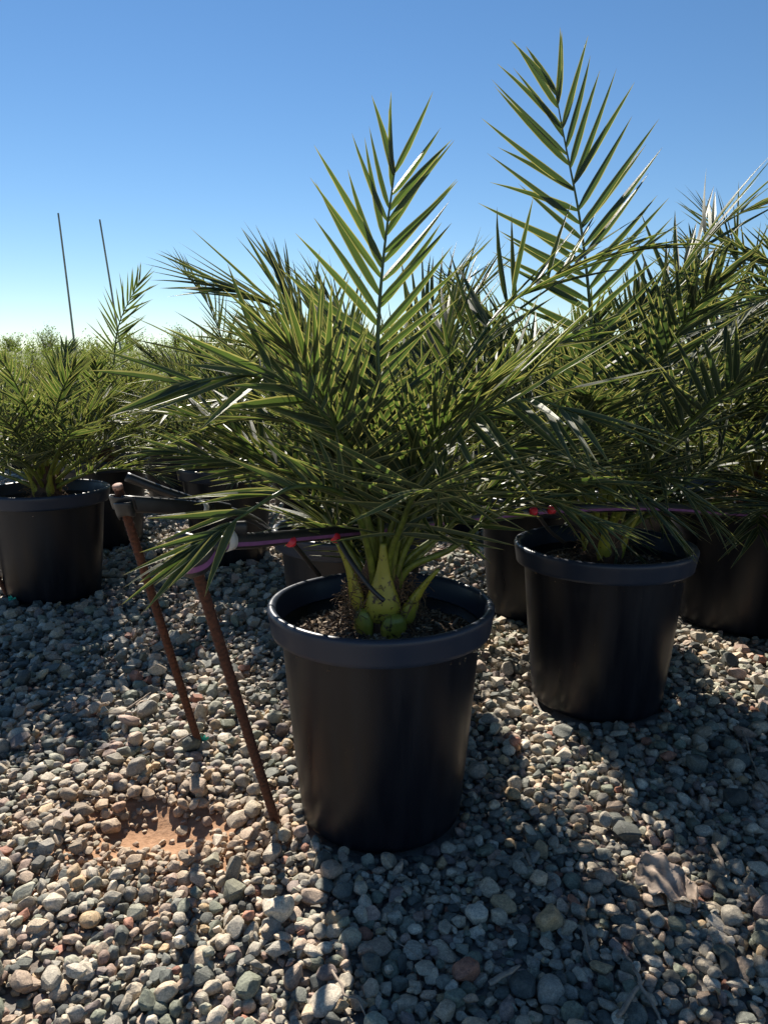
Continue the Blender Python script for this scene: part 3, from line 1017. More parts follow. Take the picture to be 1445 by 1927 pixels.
# swollen stalk bases of the near palms
def petiole_base(palm, az, r0, h, w, out, seed, z0=-0.012, bulge=0.16, blunt=False):
    n, sides = 26, 18
    t = np.linspace(0, 1, n)
    prof = np.interp(t, [0, .06, bulge, .3, .45, .62, .8, 1], [.55, .85, 1.0, .92, .66, .40, .27, .18]) * w
    if blunt:
        prof = np.interp(t, [0, .2, .5, .8, .93, 1], [.75, .95, 1.0, .82, .62, .3]) * w
    C = np.stack([(r0 + out * t ** 1.6) * math.cos(az), (r0 + out * t ** 1.6) * math.sin(az), z0 + h * t], 1)
    V, F, UV = tube(C, prof, sides, (math.cos(az), math.sin(az), 0), flat=(np.interp(t, [0, .3, 1], [.72, .7, .9]), 1.0))
    link_obj('stalk_base', np_mesh('stalk_base', V, F, UV), palm, M_PETIOLE)


pa = POTS['A']['palm']
FR = -math.pi / 2
petiole_base(pa, FR + 0.08, .046, .175, .038, .022, 1, z0=.022, bulge=.2)
petiole_base(pa, FR - 0.95, .058, .15, .020, .050, 2, z0=.045)
petiole_base(pa, FR + 1.05, .060, .13, .024, .075, 3, z0=.012)
petiole_base(pa, FR + 0.42, .064, .062, .029, .004, 4, z0=-.016, blunt=True)
petiole_base(pa, FR - 0.62, .062, .066, .023, .0, 5, z0=-.012, blunt=True)
petiole_base(pa, FR + 2.6, .04, .19, .03, .06, 6)
petiole_base(pa, FR - 2.2, .04, .18, .03, .06, 7)
for key in 'BCDEF':
    pp = POTS[key]['palm']
    for q in range(5):
        petiole_base(pp, q * 1.256 + ord(key), .036, .16, .026, .06, q)

# ------------------------------------------------------------------ rebar stakes
def rebar(p0, p1, label, rad=.0095, extra=0.10):
    p0, p1 = np.array(p0), np.array(p1)
    d = unit(p1 - p0)
    a = p0 - d * extra
    L = np.linalg.norm(p1 - a)
    n = int(L / .0028)
    C = a + np.linspace(0, L, n)[:, None] * d
    fun = lambda i, th: .0016 * np.clip(np.sin(i * .0028 / .0125 * 2 * np.pi + 1.2 * np.abs(((th / np.pi) % 2) - 1) * np.pi) - .55, 0, 1) * 2.0 + .0009 * ((np.abs(np.cos(th)) > .97) * 1.0)
    V, F, UV = tube(C, rad, 12, (0.2, 1, 0), radfun=fun)
    root = empty('rebar_stake', p0)
    V = V - p0
    link_obj('ribbed_bar', np_mesh('ribbed_bar', V, F, UV), root, M_RUST)
    tip = np.array([p1 - d * .004, p1 + d * .0035, p1 + d * .005]) - p0
    V, F, UV = tube(tip, np.array([rad * 1.13, rad * 1.1, rad * .8]), 12, (0.2, 1, 0))
    link_obj('cut_end', np_mesh('cut_end', V, F, UV), root, M_RUSTEND)
    tag(root, label, 'stake', 'rusty rebar stakes')
    return root


R1a, R1b = on_ground(374, 1398), at(222, 916, 1.50)
R2a, R2b = on_ground(516, 1537), at(362, 1046, 1.20)
rebar(R1a, R1b, 'rusty rebar stake with bare cut top, green plastic scrap at its foot')
rebar(R2a, R2b, 'rusty rebar stake under the purple striped hose loop, standing nearer the pot')
R3a = on_ground(16, 1122)
rebar(R3a, R3a + Vector((-.16, -.10, .55)), 'rusty rebar stake at the foot of the dark bluish pot')


# ------------------------------------------------------------------ hoses
def surf_strip(C, rad, ang, half, hint, flat, proud=.0006):
    """narrow strip lying on a tube's surface at angle ang"""
    T, Nn, B = frames(C, hint)
    fn, fb = flat
    V = []
    k = 5
    for i in range(len(C)):
        for q in range(k):
            a = ang[i] + (q / (k - 1) - .5) * 2 * half
            V.append(C[i] + (rad * math.cos(a) * fn[i] + proud * math.cos(a)) * Nn[i] + (rad * math.sin(a) * fb[i] + proud * math.sin(a)) * B[i])
    F = []
    for i in range(len(C) - 1):
        for q in range(k - 1):
            b = i * k + q
            F.append([b, b + 1, b + k + 1, b + k])
    return np.array(V), np.array(F)


def ring(C, T, r_out, width, thick, hint, flat=(1, 1)):
    """open white band round a hose"""
    T = unit(np.array(T))
    P = np.array([C - T * width / 2, C - T * width / 2, C + T * width / 2, C + T * width / 2, C - T * width / 2])
    h = np.array(hint, float)
    Nn = unit(h - np.dot(h, T) * T)
    B = np.cross(T, Nn)
    rr = [r_out - thick, r_out, r_out, r_out - thick, r_out - thick]
    seg = 32
    V = []
    for p, r in zip(P, rr):
        for q in range(seg):
            a = 2 * math.pi * q / seg
            V.append(p + r * flat[0] * math.cos(a) * Nn + r * flat[1] * math.sin(a) * B)
    F = []
    for i in range(4):
        for q in range(seg):
            F.append([i * seg + q, i * seg + (q + 1) % seg, (i + 1) * seg + (q + 1) % seg, (i + 1) * seg + q])
    return np.array(V), np.array(F)


def vec(p):
    return np.array(list(p), float)


# striped hose: loop round stake two, through the clamp, past the front palm and on to the right
HR = .0128
top2 = vec(R2b)
d2 = unit(vec(R2b) - vec(R2a))
ca = vec(at(366, 1062, 1.185))
loop = [vec(at(345, 1052, 1.235)), vec(at(338, 1066, 1.205)), vec(at(356, 1072, 1.168)), vec(at(384, 1062, 1.178))]
run = [vec(at(400, 1040, 1.20)), vec(at(427, 1021, 1.225)), vec(at(480, 1017, 1.29)), vec(at(560, 1009, 1.40)), vec(at(660, 1000, 1.54)), vec(at(740, 992, 1.64)),
       vec(at(850, 978, 1.72)), vec(at(1000, 962, 1.78)), vec(at(1120, 955, 1.83)), vec(at(1250, 955, 2.0)), vec(at(1380, 965, 2.2)), vec(at(1560, 975, 2.35))]
hose2 = empty('irrigation_hose', R2a)
tag(hose2, 'black irrigation hose with purple stripe and two pairs of red fittings', 'hose')
o0 = vec(R2a)
C = spline(run, 150)
t = np.linspace(0, 1, len(C))
fl = (np.interp(t, [0, .04, .1, .5, 1], [1.15, 1.15, 1.05, 1, 1]), np.interp(t, [0, .04, .1, .5, 1], [.62, .66, .9, 1, 1]))
HINT = (0, 0, 1)
V, F, UV = tube(C - o0, HR, 16, HINT, flat=fl)
hb = link_obj('hose_pipe', np_mesh('hose_pipe', V, F, UV), hose2, M_HOSE)
T_, N_, B_ = frames(C, HINT)
side = np.sign((B_ * np.array([0, -1, 0])).sum(1))
ang = side * (math.pi / 2 + .30)
V, F = surf_strip(C - o0, HR, ang, .26, HINT, fl)
link_obj('purple_stripe', np_mesh('purple_stripe', V, F), hb, M_STRIPE)
# flattened turn round the stake
C2 = spline([run[0], loop[3], loop[2], loop[1], loop[0], vec(at(372, 1028, 1.235)), vec(at(400, 1012, 1.24)), vec(at(430, 1000, 1.245)), vec(at(462, 997, 1.26))], 60)
fl2 = (np.full(60, 1.35), np.interp(np.linspace(0, 1, 60), [0, .2, .6, 1], [.55, .30, .30, .75]))
V, F, UV = tube(C2 - o0, HR, 14, tuple(d2), flat=fl2)
hl = link_obj('hose_loop', np_mesh('hose_loop', V, F, UV), hose2, M_HOSE)
T_, N_, B_ = frames(C2, tuple(d2))
cent = vec(R2b) - d2 * .02
sgn = np.sign((B_ * (C2 - cent)).sum(1))
sgn = np.where(sgn == 0, 1, sgn)
V, F = surf_strip(C2[:34] - o0, HR, (sgn * math.pi / 2)[:34], .30, tuple(d2), (fl2[0][:34], fl2[1][:34]))
link_obj('purple_stripe', np_mesh('purple_stripe', V, F), hl, M_STRIPE)
# short tail lying behind the stake
Ct = spline([vec(at(334, 1010, 1.26)), vec(at(352, 1013, 1.25)), vec(at(385, 1020, 1.238)), vec(at(415, 1016, 1.236))], 16)
V, F, UV = tube(Ct - o0, HR * .8, 12, HINT, flat=(1.0, .7))
link_obj('hose_tail', np_mesh('hose_tail', V, F, UV), hose2, M_HOSE)
cc = (vec(at(427, 1017, 1.233)))
V, F = ring(cc - o0, run[2] - run[0], .0175, .019, .0016, (0, 0, 1), (1.08, 1.0))
link_obj('white_clamp', np_mesh('white_clamp', V, F), hose2, M_WHITE)

# plain hose: loop round stake one, clamp, and an open tail end
hose1 = empty('irrigation_hose', R1a)
tag(hose1, 'plain black irrigation hose with an open cut end, folded round the bare topped stake', 'hose')
o1 = vec(R1a)
d1 = unit(vec(R1b) - vec(R1a))
run1 = [vec(at(228, 948, 1.485)), vec(at(300, 952, 1.53)), vec(at(378, 957, 1.62)), vec(at(450, 968, 1.82)), vec(at(488, 984, 2.1)), vec(at(508, 1000, 2.4)), vec(at(512, 985, 2.9)), vec(at(530, 950, 3.8))]
C = spline(run1, 90)
t = np.linspace(0, 1, 90)
fl = (np.interp(t, [0, .08, .2, 1], [1.5, 1.3, 1.0, 1]), np.interp(t, [0, .08, .2, 1], [.3, .55, 1.0, 1]))
V, F, UV = tube(C - o1, .0118, 16, HINT, flat=fl)
link_obj('hose_pipe', np_mesh('hose_pipe', V, F, UV), hose1, M_HOSE)
C2 = spline([run1[0] + (.03, .0, 0), run1[0], vec(at(212, 946, 1.50)), vec(at(215, 944, 1.525)), vec(at(240, 944, 1.535)), vec(at(300, 948, 1.56)), vec(at(380, 952, 1.64)), vec(at(430, 960, 1.72))], 50)
V, F, UV = tube(C2 - o1, .0118, 14, tuple(d1), flat=(1.35, np.interp(np.linspace(0, 1, 50), [0, .5, 1], [.22, .25, .8])))
link_obj('hose_loop', np_mesh('hose_loop', V, F, UV), hose1, M_HOSE)
# folded collar below
C3 = spline([vec(at(222, 966, 1.525)), vec(at(222, 960, 1.478)), vec(at(246, 958, 1.472)), vec(at(252, 958, 1.50))], 20)
V, F, UV = tube(C3 - o1, .0105, 12, tuple(d1), flat=(1.5, .3))
link_obj('hose_fold', np_mesh('hose_fold', V, F, UV), hose1, M_HOSE)
# open tail (hollow)
Ct = spline([vec(at(238, 897, 1.60)), vec(at(300, 921, 1.62)), vec(at(350, 938, 1.64)), vec(at(400, 955, 1.665))], 24)
V, F, UV = tube(Ct - o1, .0105, 16, HINT, caps=False)
V2, F2, UV2 = tube(Ct[:12] - o1, .0086, 16, HINT, caps=False)
nb = len(V)
rimf = np.array([[q, (q + 1) % 16, nb + (q + 1) % 16, nb + q] for q in range(16)])
link_obj('open_end', np_mesh('open_end', np.vstack([V, V2]), np.vstack([F, F2[:, ::-1] + nb, rimf]), np.vstack([UV, UV2])), hose1, M_HOSE)
V, F = ring(vec(at(378, 956, 1.628)) - o1, run1[3] - run1[1], .0165, .018, .0016, (0, 0, 1), (1.0, 1.0))
link_obj('white_clamp', np_mesh('white_clamp', V, F), hose1, M_WHITE)


# ------------------------------------------------------------------ drip tubes with red fittings
def drip(p_fit, pts, label, nozzle=False):
    root = empty('drip_tube', p_fit)
    o = vec(p_fit)
    d = unit(vec(pts[0]) - o)
    # red barb: flange, neck and cap
    prof = [(-.010, .0045), (-.004, .0070), (-.0035, .0092), (.0015, .0098), (.0035, .0088), (.006, .0062), (.013, .0050), (.015, .0034)]
    Cb = np.array([d * a for a, _ in prof])
    V, F, UV = tube(Cb, np.array([r * 1.18 for _, r in prof]), 14, (0.1, 0.2, 1))
    link_obj('red_fitting', np_mesh('red_fitting', V, F, UV), root, M_RED)
    C = spline([o + d * .01] + [vec(p) for p in pts], 30)
    V, F, UV = tube(C - o, .0050, 10, (0, 0, 1))
    tb = link_obj('thin_tube', np_mesh('thin_tube', V, F, UV), root, M_HOSE)
    if nozzle:
        e = unit(C[-1] - C[-3])
        Cn = np.array([C[-1] - e * .022, C[-1] - e * .021, C[-1] + e * .001, C[-1] + e * .002]) - o
        V, F, UV = tube(Cn, np.array([.0058, .0066, .0066, .0050]), 12, (0, 0, 1))
        link_obj('grey_nozzle', np_mesh('grey_nozzle', V, F, UV), tb, M_GREYTIP)
    tag(root, label, 'drip tube', 'drip tubes with red fittings')


drip(at(547, 1019, 1.372), [at(556, 1028, 1.39), at(578, 1054, 1.47), at(601, 1082, 1.58)], 'short thin drip tube with a red fitting, ending above the pot wall')
drip(at(631, 1012, 1.486), [at(640, 1022, 1.47), at(664, 1062, 1.44), at(697, 1106, 1.42), at(723, 1131, 1.415)], 'drip tube with red fitting and grey nozzle lying against the palm stalk base')
drip(at(1003, 962, 1.765), [at(1012, 970, 1.78), at(1035, 1000, 1.9), at(1060, 1020, 2.0)], 'drip tube with red fitting bending into the lone pot')
drip(at(1037, 959, 1.775), [at(1048, 966, 1.79), at(1085, 990, 1.9), at(1115, 1022, 2.0)], 'drip tube with red fitting hidden among low leaves over the lone pot')

# red plastic tag on the second fitting
g = Geo()
pt = at(619, 1013, 1.478)
for q in range(3):
    a = rng.uniform(0, 3)
    w = np.array([[-.004, 0, -.003], [.004, .001, -.002], [.005, .002, .003], [-.003, .001, .004]]) @ np.array(Matrix.Rotation(a, 3, 'Y')).T
    g.add(np.vstack([w, w + (0, .0012, 0)]) + (0.003 * (q - 1), 0, .002 * q), [[0, 1, 2, 3], [7, 6, 5, 4], [0, 4, 5, 1], [1, 5, 6, 2], [2, 6, 7, 3], [3, 7, 4, 0]])
rt = link_obj('hose_plug', g.mesh('hose_plug', False), None, M_RED)
rt.location = pt
tag(rt, 'small red plastic plug stuck in the hose beside the nozzle tube', 'plug')


# green plastic scraps at the stake feet
def scrap(p, seed, s, label):
    r = np.random.default_rng(seed)
    g = Geo()
    for q in range(4):
        n = 7
        a = r.uniform(-.9, .9)
        C = np.stack([np.linspace(0, s, n) * math.sin(a) + r.normal(0, s * .06, n), r.normal(0, s * .08, n), np.linspace(-.15 * s, s, n) * math.cos(a) * .9], 1)
        V, F, UV = tube(C, s * .22 * np.sin(np.linspace(.5, 2.8, n)), 6, (0, -1, .2), flat=(.12, 1))
        g.add(V, F, UV)
    o = link_obj('plastic_scrap', g.mesh('plastic_scrap', False), None, M_TEAL)
    o.location = p
    tag(o, label, 'plastic', 'teal plastic scraps')


scrap(on_ground(380, 1396), 3, .024, 'crumpled teal plastic scrap at the foot of the bare topped stake')
scrap(on_ground(22, 1132), 4, .03, 'teal plastic scrap beside the dark bluish pot')

# ------------------------------------------------------------------ gravel: stones dropped one by one onto a height field
import bmesh
NSV = 20


def stone_shape(seed):
    """irregular pebble: convex hull of scattered points, edges worn round; returns fine and coarse versions"""
    r = np.random.default_rng(seed)
    angular = r.uniform() < .72
    n = int(r.integers(9, 14)) if angular else int(r.integers(16, 26))
    pts = unit(r.normal(0, 1, (n * 2, 3)))
    keep = [pts[0]]
    for p in pts[1:]:
        if min(np.linalg.norm(p - k) for k in keep) > (.55 if angular else .42):
            keep.append(p)
    pts = np.array(keep) * r.uniform(.86, 1.06, (len(keep), 1))
    bm = bmesh.new()
    for p in pts:
        bm.verts.new(p)
    bmesh.ops.convex_hull(bm, input=bm.verts[:])
    bmesh.ops.delete(bm, geom=[v for v in bm.verts if not v.link_faces], context='VERTS')
    bmesh.ops.dissolve_limit(bm, angle_limit=math.radians(16), verts=bm.verts[:], edges=bm.edges[:])
    res = []
    for lod in (2, 1):
        b2 = bm.copy()
        if lod == 2:
            bmesh.ops.bevel(b2, geom=b2.edges[:] + b2.verts[:], offset=.10 if angular else .2, segments=1, profile=.5, affect='EDGES', clamp_overlap=True)
        bmesh.ops.triangulate(b2, faces=b2.faces[:])
        b2.verts.ensure_lookup_table()
        b2.verts.index_update()
        v = np.array([x.co[:] for x in b2.verts])
        f = np.array([[x.index for x in p.verts] for p in b2.faces])
        b2.free()
        if lod == 2 and not angular:
            v = unit(v) * .25 + v * .75
        v = v - (v.max(0) + v.min(0)) / 2
        v /= np.abs(v).max(0)
        res.append((v, f))
    bm.free()
    return res


_sh = [stone_shape(500 + k) for k in range(NSV)]
SHAPES = {2: [x[0] for x in _sh], 1: [x[1] for x in _sh]}
print('stone tris', [len(x[0][1]) for x in _sh], [len(x[1][1]) for x in _sh])

PAL = np.array([(.30, .29, .27), (.36, .33, .29), (.23, .23, .225), (.15, .165, .165), (.11, .125, .125), (.42, .36, .30), (.33, .27, .235), (.17, .195, .17), (.27, .285, .255),
                (.46, .43, .39), (.31, .235, .215), (.38, .295, .20), (.20, .17, .175), (.30, .15, .115), (.065, .075, .08), (.44, .42, .39)])
PAL = np.clip(PAL * np.array((1.17, 1.09, .95)), 0, .62)
PW = np.array([10, 10, 10, 9, 7, 7, 8, 7, 7, 6, 5, 3.5, 5, 1.3, 4, 7])
PW = PW / PW.sum()
DUST = np.array((.42, .30, .20))

CELL = .004
X0, X1, Y0, Y1 = -2.6, 2.6, 0.72, 4.6
nxh, nyh = int((X1 - X0) / CELL), int((Y1 - Y0) / CELL)
XX, YY = np.meshgrid(X0 + (np.arange(nxh) + .5) * CELL, Y0 + (np.arange(nyh) + .5) * CELL, indexing='ij')
HF = ground_z(XX, YY).astype(np.float32)
del XX, YY
pot_list = [(s['loc'][0], s['loc'][1], .172 * s['r'] / .234) for s in POTS.values()]
POTX = np.array(pot_list)


def half_w(y):
    return .54 * (y * CP + CAMH * SP) + .30


stones = []          # x, y, z, a, b, c, yaw, tilt, tilt axis, colour, shape
ZONES = [(0.74, 1.75, 6000, .0090), (1.75, 2.7, 3600, .0112), (2.7, 4.5, 1900, .0145)]
for (ya, yb, dens, am) in ZONES:
    ar = (half_w(ya) + half_w(yb)) * (yb - ya)
    n = int(ar * dens)
    ys = np.sqrt(rng.uniform(ya * ya, yb * yb, n))
    xs = rng.uniform(-1, 1, n) * half_w(ys)
    aa = np.clip(rng.lognormal(math.log(am), .38, n), .0048, .030)
    order = np.argsort(aa + rng.normal(0, .012, n))          # small ones tend to lie deeper
    for q in order:
        a = aa[q]
        b = a * rng.uniform(.62, .95)
        c = a * rng.uniform(.36, .78)
        best = None
        for tr in range(4):
            x = xs[q] + (rng.normal(0, a * 1.4) if tr else 0)
            y = ys[q] + (rng.normal(0, a * 1.4) if tr else 0)
            ix, iy = int((x - X0) / CELL), int((y - Y0) / CELL)
            m = max(1, int(b / CELL * .8))
            if ix < m or iy < m or ix >= nxh - m or iy >= nyh - m:
                continue
            w = HF[ix - m:ix + m + 1:m, iy - m:iy + m + 1:m]
            hgt = .5 * float(w.max()) + .5 * float(w.mean())
            if best is None or hgt < best[0]:
                best = (hgt, x, y, ix, iy)
        if best is None:
            continue
        hgt, x, y, ix, iy = best
        if (np.hypot(POTX[:, 0] - x, POTX[:, 1] - y) < POTX[:, 2] + .35 * a).any():
            continue
        hd = hole_d(x, y)
        if hd < 1.05 and rng.uniform() < .93 - .30 * hd * hd:
            continue
        if hgt > .012 + .008 * rng.normal():
            continue
        z = hgt + c * .72
        yaw = rng.uniform(0, math.pi)
        m = int(a / CELL) + 1
        lo_x, hi_x, lo_y, hi_y = max(ix - m, 0), min(ix + m + 1, nxh), max(iy - m, 0), min(iy + m + 1, nyh)
        dx = (np.arange(lo_x, hi_x) + .5) * CELL + X0 - x
        dy = (np.arange(lo_y, hi_y) + .5) * CELL + Y0 - y
        DX, DY = np.meshgrid(dx, dy, indexing='ij')
        cs, sn_ = math.cos(yaw), math.sin(yaw)
        rho = ((DX * cs + DY * sn_) / a) ** 2 + ((-DX * sn_ + DY * cs) / b) ** 2
        top = z + c * np.sqrt(np.clip(1 - rho, 0, 1))
        sub = HF[lo_x:hi_x, lo_y:hi_y]
        np.copyto(sub, np.where(rho < 1, np.maximum(sub, top), sub), casting='unsafe')
        col = PAL[rng.choice(len(PAL), p=PW)] * rng.uniform(.78, 1.2)
        dust = math.exp(-(max(0, hd - .8) / 1.0) ** 2) * rng.uniform(.35, .95)
        col = col * (1 - dust) + DUST * dust
        stones.append((x, y, z, a, b, c, yaw, abs(rng.normal(0, .30)) if rng.uniform() < .82 else rng.uniform(.6, 1.3), rng.uniform(0, 6.28), col, int(rng.integers(NSV))))

# far stones: a loose single layer
ya, yb = 4.5, 9.0
n = int((half_w(ya) + half_w(yb)) * (yb - ya) * 430)
ys = np.sqrt(rng.uniform(ya * ya, yb * yb, n))
xs = rng.uniform(-1, 1, n) * half_w(ys)
for x, y in zip(xs, ys):
    a = rng.uniform(.015, .028)
    if (np.hypot(POTX[:, 0] - x, POTX[:, 1] - y) < POTX[:, 2] + .01).any():
        continue
    stones.append((x, y, -.02 + rng.uniform(0, .018), a, a * .8, a * .55, rng.uniform(0, 3), .2, 0, PAL[rng.choice(len(PAL), p=PW)] * rng.uniform(.8, 1.2), int(rng.integers(NSV))))


def stone_R(s):
    return np.array(Matrix.Rotation(s[7], 3, Vector((math.cos(s[8]), math.sin(s[8]), 0))) @ Matrix.Rotation(s[6], 3, 'Z'))


# the 300 stones that show largest become objects of their own
def visible_size(s):
    x, y, z, a, b, c = s[:6]
    dep = y * CP + (CAMH - z) * SP
    u = CU + FPX * x / dep
    v = CV + FPX * ((CAMH - z) * CP - y * SP) / dep
    if not (15 < u < 1430 and v < 1915):
        return 0
    ix, iy = int((x - X0) / CELL), int((y - Y0) / CELL)
    if not (0 <= ix < nxh and 0 <= iy < nyh) or HF[ix, iy] > z + c * 1.02 + .001:
        return 0
    return math.sqrt(a * b) / dep


sz = np.array([visible_size(s) for s in stones])
big = set(np.argsort(-sz)[:300].tolist())
gravel_root = ground
SMESH = []
for k in range(NSV):
    me = np_mesh('stone', SHAPES[2][k][0], SHAPES[2][k][1])
    me.set_sharp_from_angle(angle=math.radians(21))
    me.materials.append(M_STONE)
    SMESH.append(me)
for q in sorted(big):
    s = stones[q]
    o = bpy.data.objects.new('stone', SMESH[s[10]])
    COL.objects.link(o)
    o.parent = ground
    R = stone_R(s)
    S = R @ np.diag(s[3:6])
    o.matrix_local = Matrix([[*S[0], s[0]], [*S[1], s[1]], [*S[2], s[2]], [0, 0, 0, 1]])
    o.color = (*s[9], 1)
buck = {1: [], 2: []}
for q, s in enumerate(stones):
    if q in big:
        continue
    buck[2 if s[1] < 2.0 else 1].append(s)
vs, fs, cs, off = [], [], [], 0
for lod, lst in buck.items():
    for s in lst:
        S = stone_R(s) @ np.diag(s[3:6])
        v0, f0 = SHAPES[lod][s[10]]
        v = v0 @ S.T + s[:3]
        vs.append(v)
        fs.append(f0 + off)
        cs.append(np.repeat(s[9][None], len(v), 0))
        off += len(v)
gme = np_mesh('gravel', np.concatenate(vs), np.concatenate(fs), col=np.concatenate(cs))
gme.set_sharp_from_angle(angle=math.radians(21))
gr = link_obj('gravel', gme, ground, M_GRAVEL)
tag(gr, 'mixed grey, tan and green river pebbles', kind='stuff')
print('stones', len(stones), 'tris', sum(len(f) for f in fs))


def gravel_top(x, y):
    ix, iy = int((x - X0) / CELL), int((y - Y0) / CELL)
    if 3 <= ix < nxh - 3 and 3 <= iy < nyh - 3:
        return float(HF[ix - 3:ix + 4, iy - 3:iy + 4].max())
    return 0.0


# ------------------------------------------------------------------ litter on the gravel
def twig(u0, v0, u1, v1, rad, label, seed, bend=.01, flat=1.0):
    r = np.random.default_rng(seed)
    a, b = on_ground(u0, v0), on_ground(u1, v1)
    n = 7
    P = [np.array([a.x + (b.x - a.x) * t, a.y + (b.y - a.y) * t, 0]) for t in np.linspace(0, 1, n)]
    side = unit(np.array([-(b.y - a.y), b.x - a.x, 0]))
    for q, p in enumerate(P):
        p += side * r.normal(0, bend * .3) * (0 < q < n - 1)
    hs = [gravel_top(p[0], p[1]) for p in P]
    h0 = np.polyfit(range(n), hs, 1)
    base = max(h - np.polyval(h0, q) for q, h in enumerate(hs))
    for q, p in enumerate(P):
        p[2] = np.polyval(h0, q) + base * .45 + rad * .5
    C = spline(P, 24)
    o = vec(a)
    V, F, UV = tube(C - o, np.interp(np.linspace(0, 1, 24), [0, .1, .8, 1], [rad * .8, rad, rad * .8, rad * .35]), 7, (0, 0, 1), flat=(flat, 1))
    t = link_obj('twig', np_mesh('twig', V, F, UV), None, M_TWIG)
    t.location = a
    tag(t, label, 'twig', 'dry twigs and straws on the gravel')


twig(705, 1735, 800, 1815, .0011, 'hair-thin dry straw lying across dark shaded pebbles', 1, .006)
twig(625, 1830, 690, 1925, .0022, 'crooked pale twig among pebbles below the pot', 2)
twig(985, 1600, 1000, 1640, .004, 'short split wood sliver standing among shaded pebbles', 3, .002, .5)
twig(920, 1850, 978, 1828, .0055, 'flat weathered wood splinter with frayed grain', 4, .002, .5)
twig(1160, 1925, 1210, 1850, .004, 'forked dry stalk below the dry leaf', 5, .004)
twig(1190, 1835, 1245, 1925, .0032, 'long dry stalk crossing the forked one', 6, .004)
twig(1095, 1745, 1112, 1810, .004, 'straight dark wood sliver beside greenish pebbles', 7, .002, .6)
twig(240, 1345, 285, 1318, .003, 'dry twig on shaded gravel behind the stakes', 8, .003)
twig(185, 1352, 260, 1350, .0018, 'thin dry straw on shaded gravel behind the stakes', 9, .003)
twig(440, 1165, 475, 1135, .002, 'dry straw curving over gravel between stake and pot', 10, .006)
twig(1385, 1370, 1440, 1500, .0022, 'long dry straw arching over shaded gravel near the wide pot', 11, .012)
twig(1340, 1600, 1362, 1640, .005, 'brown bark sliver standing by the dry leaf', 12, .003, .5)
twig(330, 1410, 370, 1402, .003, 'grey twig touching the foot of the bare topped stake', 13, .003)
twig(1300, 1690, 1345, 1710, .003, 'flat chip of bark below the dry leaf', 14, .002, .4)

# dry curled leaf
p = on_ground(1252, 1668)
nu, nv = 22, 13
uu, vv = np.meshgrid(np.linspace(0, 1, nu), np.linspace(-1, 1, nv), indexing='ij')
wl = .047 * np.sin(np.pi * (.08 + .9 * uu)) ** .7 * (1 + .12 * np.sin(uu * 21 + vv * 3) * np.abs(vv))
lx = (uu - .5) * .125
ly = vv * wl
lz = .013 * np.abs(vv) ** 1.3 * (1 + .5 * np.sin(uu * 7)) + .012 * np.sin(uu * 5 + vv * 2) + .004 * np.sin(uu * 26 + vv * 9) + .004 * np.cos(vv * 9 + uu * 4)
lz = lz + .010 * np.sin(np.pi * uu)
vt = np.stack([lx, ly, lz], -1).reshape(-1, 3)
vb = vt - (0, 0, .0012)
i = (np.arange(nu - 1)[:, None] * nv + np.arange(nv - 1)[None]).ravel()
ft = np.stack([i, i + nv, i + nv + 1, i + 1], 1)
nb = nu * nv
ed = []
per = [(a * nv, (a + 1) * nv) for a in range(nu - 1)] + [((nu - 1) * nv + a, (nu - 1) * nv + a + 1) for a in range(nv - 1)] + [((a + 1) * nv + nv - 1, a * nv + nv - 1) for a in range(nu - 1)] + [(a + 1, a) for a in range(nv - 1)]
for a, b in per:
    ed.append([a, a + nb, b + nb, b])
dl = link_obj('dry_leaf', np_mesh('dry_leaf', np.vstack([vt, vb]), np.vstack([ft, ft[:, ::-1] + nb, ed])), None, M_DRYLEAF)
dl.location = (p.x, p.y, gravel_top(p.x, p.y) + .010)
dl.rotation_euler = (math.radians(14), math.radians(6), math.radians(-52))
tag(dl, 'curled grey-brown dead leaf lying on the shaded gravel', 'leaf')

# ------------------------------------------------------------------ the field behind
def pole(u0, v0, u1, v1, Y, r, label):
    a, b = at(u0, v0, Y), at(u1, v1, Y)
    d = (b - a).normalized()
    zb = float(bank_z(a.x, a.y)) + GZ
    a = a - d * ((a.z - zb + .1) / d.z)
    C = np.array([vec(a) + (vec(b) - vec(a)) * t for t in np.linspace(0, 1, 14)])
    C[:, 0] += .012 * np.sin(np.linspace(0, 3, 14))
    V, F, UV = tube(C - vec(a), np.linspace(r * 1.15, r * .85, 14), 8, (0, 1, 0))
    o = link_obj('thin_pole', np_mesh('thin_pole', V, F, UV), None, M_POLE)
    o.location = a
    tag(o, label, 'pole')


pole(132, 585, 110, 401, 13.0, .018, 'taller thin grey pole leaning in the weedy field')
pole(211, 560, 188, 413, 13.5, .018, 'thin grey pole beside the palm frond, second pole in the weedy field')

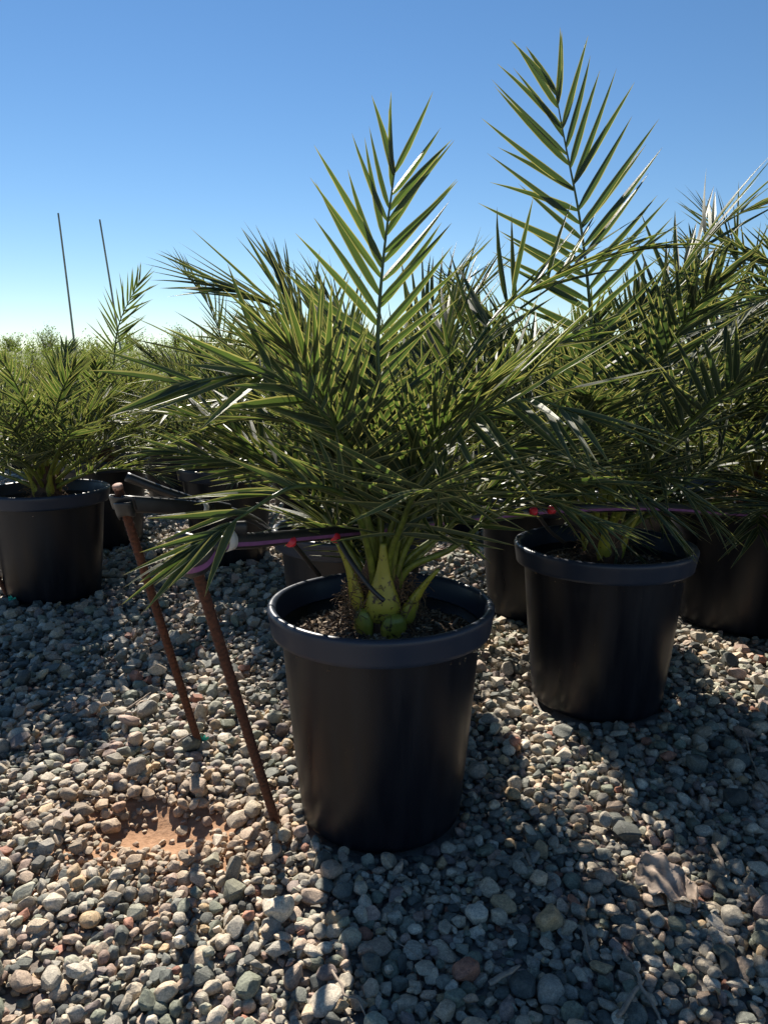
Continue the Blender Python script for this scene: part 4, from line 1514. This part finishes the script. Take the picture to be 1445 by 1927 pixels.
# weeds: upright leafy stems over the bank
g = Geo()
wr = np.random.default_rng(77)
nst = 7000
for q in range(nst):
    y = 10.6 + 17 * wr.uniform() ** 1.1
    x = wr.uniform(-1, 1) * (.85 * y + .5)
    dens = noise.noise(Vector((x * .35, y * .35, 3)))
    h = wr.uniform(.18, .55) * (1 + .9 * max(0, dens)) * (1.7 if wr.uniform() < .05 else 1)
    z0 = float(bank_z(x, y)) + GZ - .02
    lean = wr.normal(0, .12, 2)
    nl = 11
    for m in range(nl):
        t = (m + wr.uniform()) / nl
        c = np.array([x + lean[0] * h * t, y + lean[1] * h * t, z0 + h * t])
        a = wr.uniform(0, 6.28)
        e = wr.uniform(.1, 1.2)
        d = np.array([math.cos(a) * math.cos(e), math.sin(a) * math.cos(e), math.sin(e)])
        L = wr.uniform(.06, .16) * (1.15 - .6 * t)
        sd = unit(np.cross(d, wr.normal(0, 1, 3))) * L * wr.uniform(.10, .2)
        g.add([c, c + d * L * .5 + sd, c + d * L, c + d * L * .5 - sd], [[0, 1, 2, 3]], [[0, .5], [.5, .8], [.9, .5], [.5, .2]])
weeds = link_obj('weeds', g.mesh('weeds', False), None, M_WEED)
tag(weeds, 'mass of bright green weeds covering the field', 'weeds', kind='stuff')


# taller wild shrubs along the skyline
def shrub(u, Y, h, w, seed, label):
    r = np.random.default_rng(seed)
    p = at(u, 600, Y)
    z0 = float(bank_z(p.x, p.y)) + GZ
    root = empty('wild_shrub', (p.x, p.y, z0))
    tag(root, label, 'shrub', 'shrubs along the field skyline')
    gs, gl = Geo(), Geo()
    for q in range(16):
        a, e = r.uniform(0, 6.28), r.uniform(.7, 1.5)
        L = h * r.uniform(.6, 1.0)
        d = np.array([math.cos(a) * math.cos(e) * w / h * 1.5, math.sin(a) * math.cos(e) * w / h * 1.5, math.sin(e)])
        C = spline([np.zeros(3) - (0, 0, .05), d * L * .5 + r.normal(0, .04, 3), d * L + r.normal(0, .06, 3)], 9)
        V, F, UV = tube(C, np.linspace(.012, .003, 9), 4, (0.3, 1, 0), caps=False)
        gs.add(V, F, UV)
        for m in range(70):
            t = r.uniform(.15, 1)
            c = np.array([np.interp(t, np.linspace(0, 1, 9), C[:, k]) for k in range(3)]) + r.normal(0, .09 * (1.1 - t * .6), 3)
            dd = unit(r.normal(0, 1, 3) + (0, 0, .4))
            l = r.uniform(.03, .08)
            sd = unit(np.cross(dd, r.normal(0, 1, 3))) * l * .22
            gl.add([c, c + dd * l * .5 + sd, c + dd * l, c + dd * l * .5 - sd], [[0, 1, 2, 3]], [[0, .5], [.5, .8], [.9, .5], [.5, .2]])
    link_obj('stems', gs.mesh('stems'), root, M_TWIG)
    tag(link_obj('foliage', gl.mesh('foliage', False), root, M_WEED), kind='stuff')


for q, (u, Y, h, w) in enumerate([(85, 24, .85, .5), (20, 25, .6, .5), (60, 18, .8, .6), (170, 20, .8, .6), (330, 25, .8, .5), (240, 26, .7, .6), (900, 24, 1.0, .7), (820, 26, .9, .6), (1270, 23, .8, .6), (1340, 26, .8, .6)]):
    shrub(u, Y, h, w, 300 + q, ['airy weed bush standing above the field edge'][0])
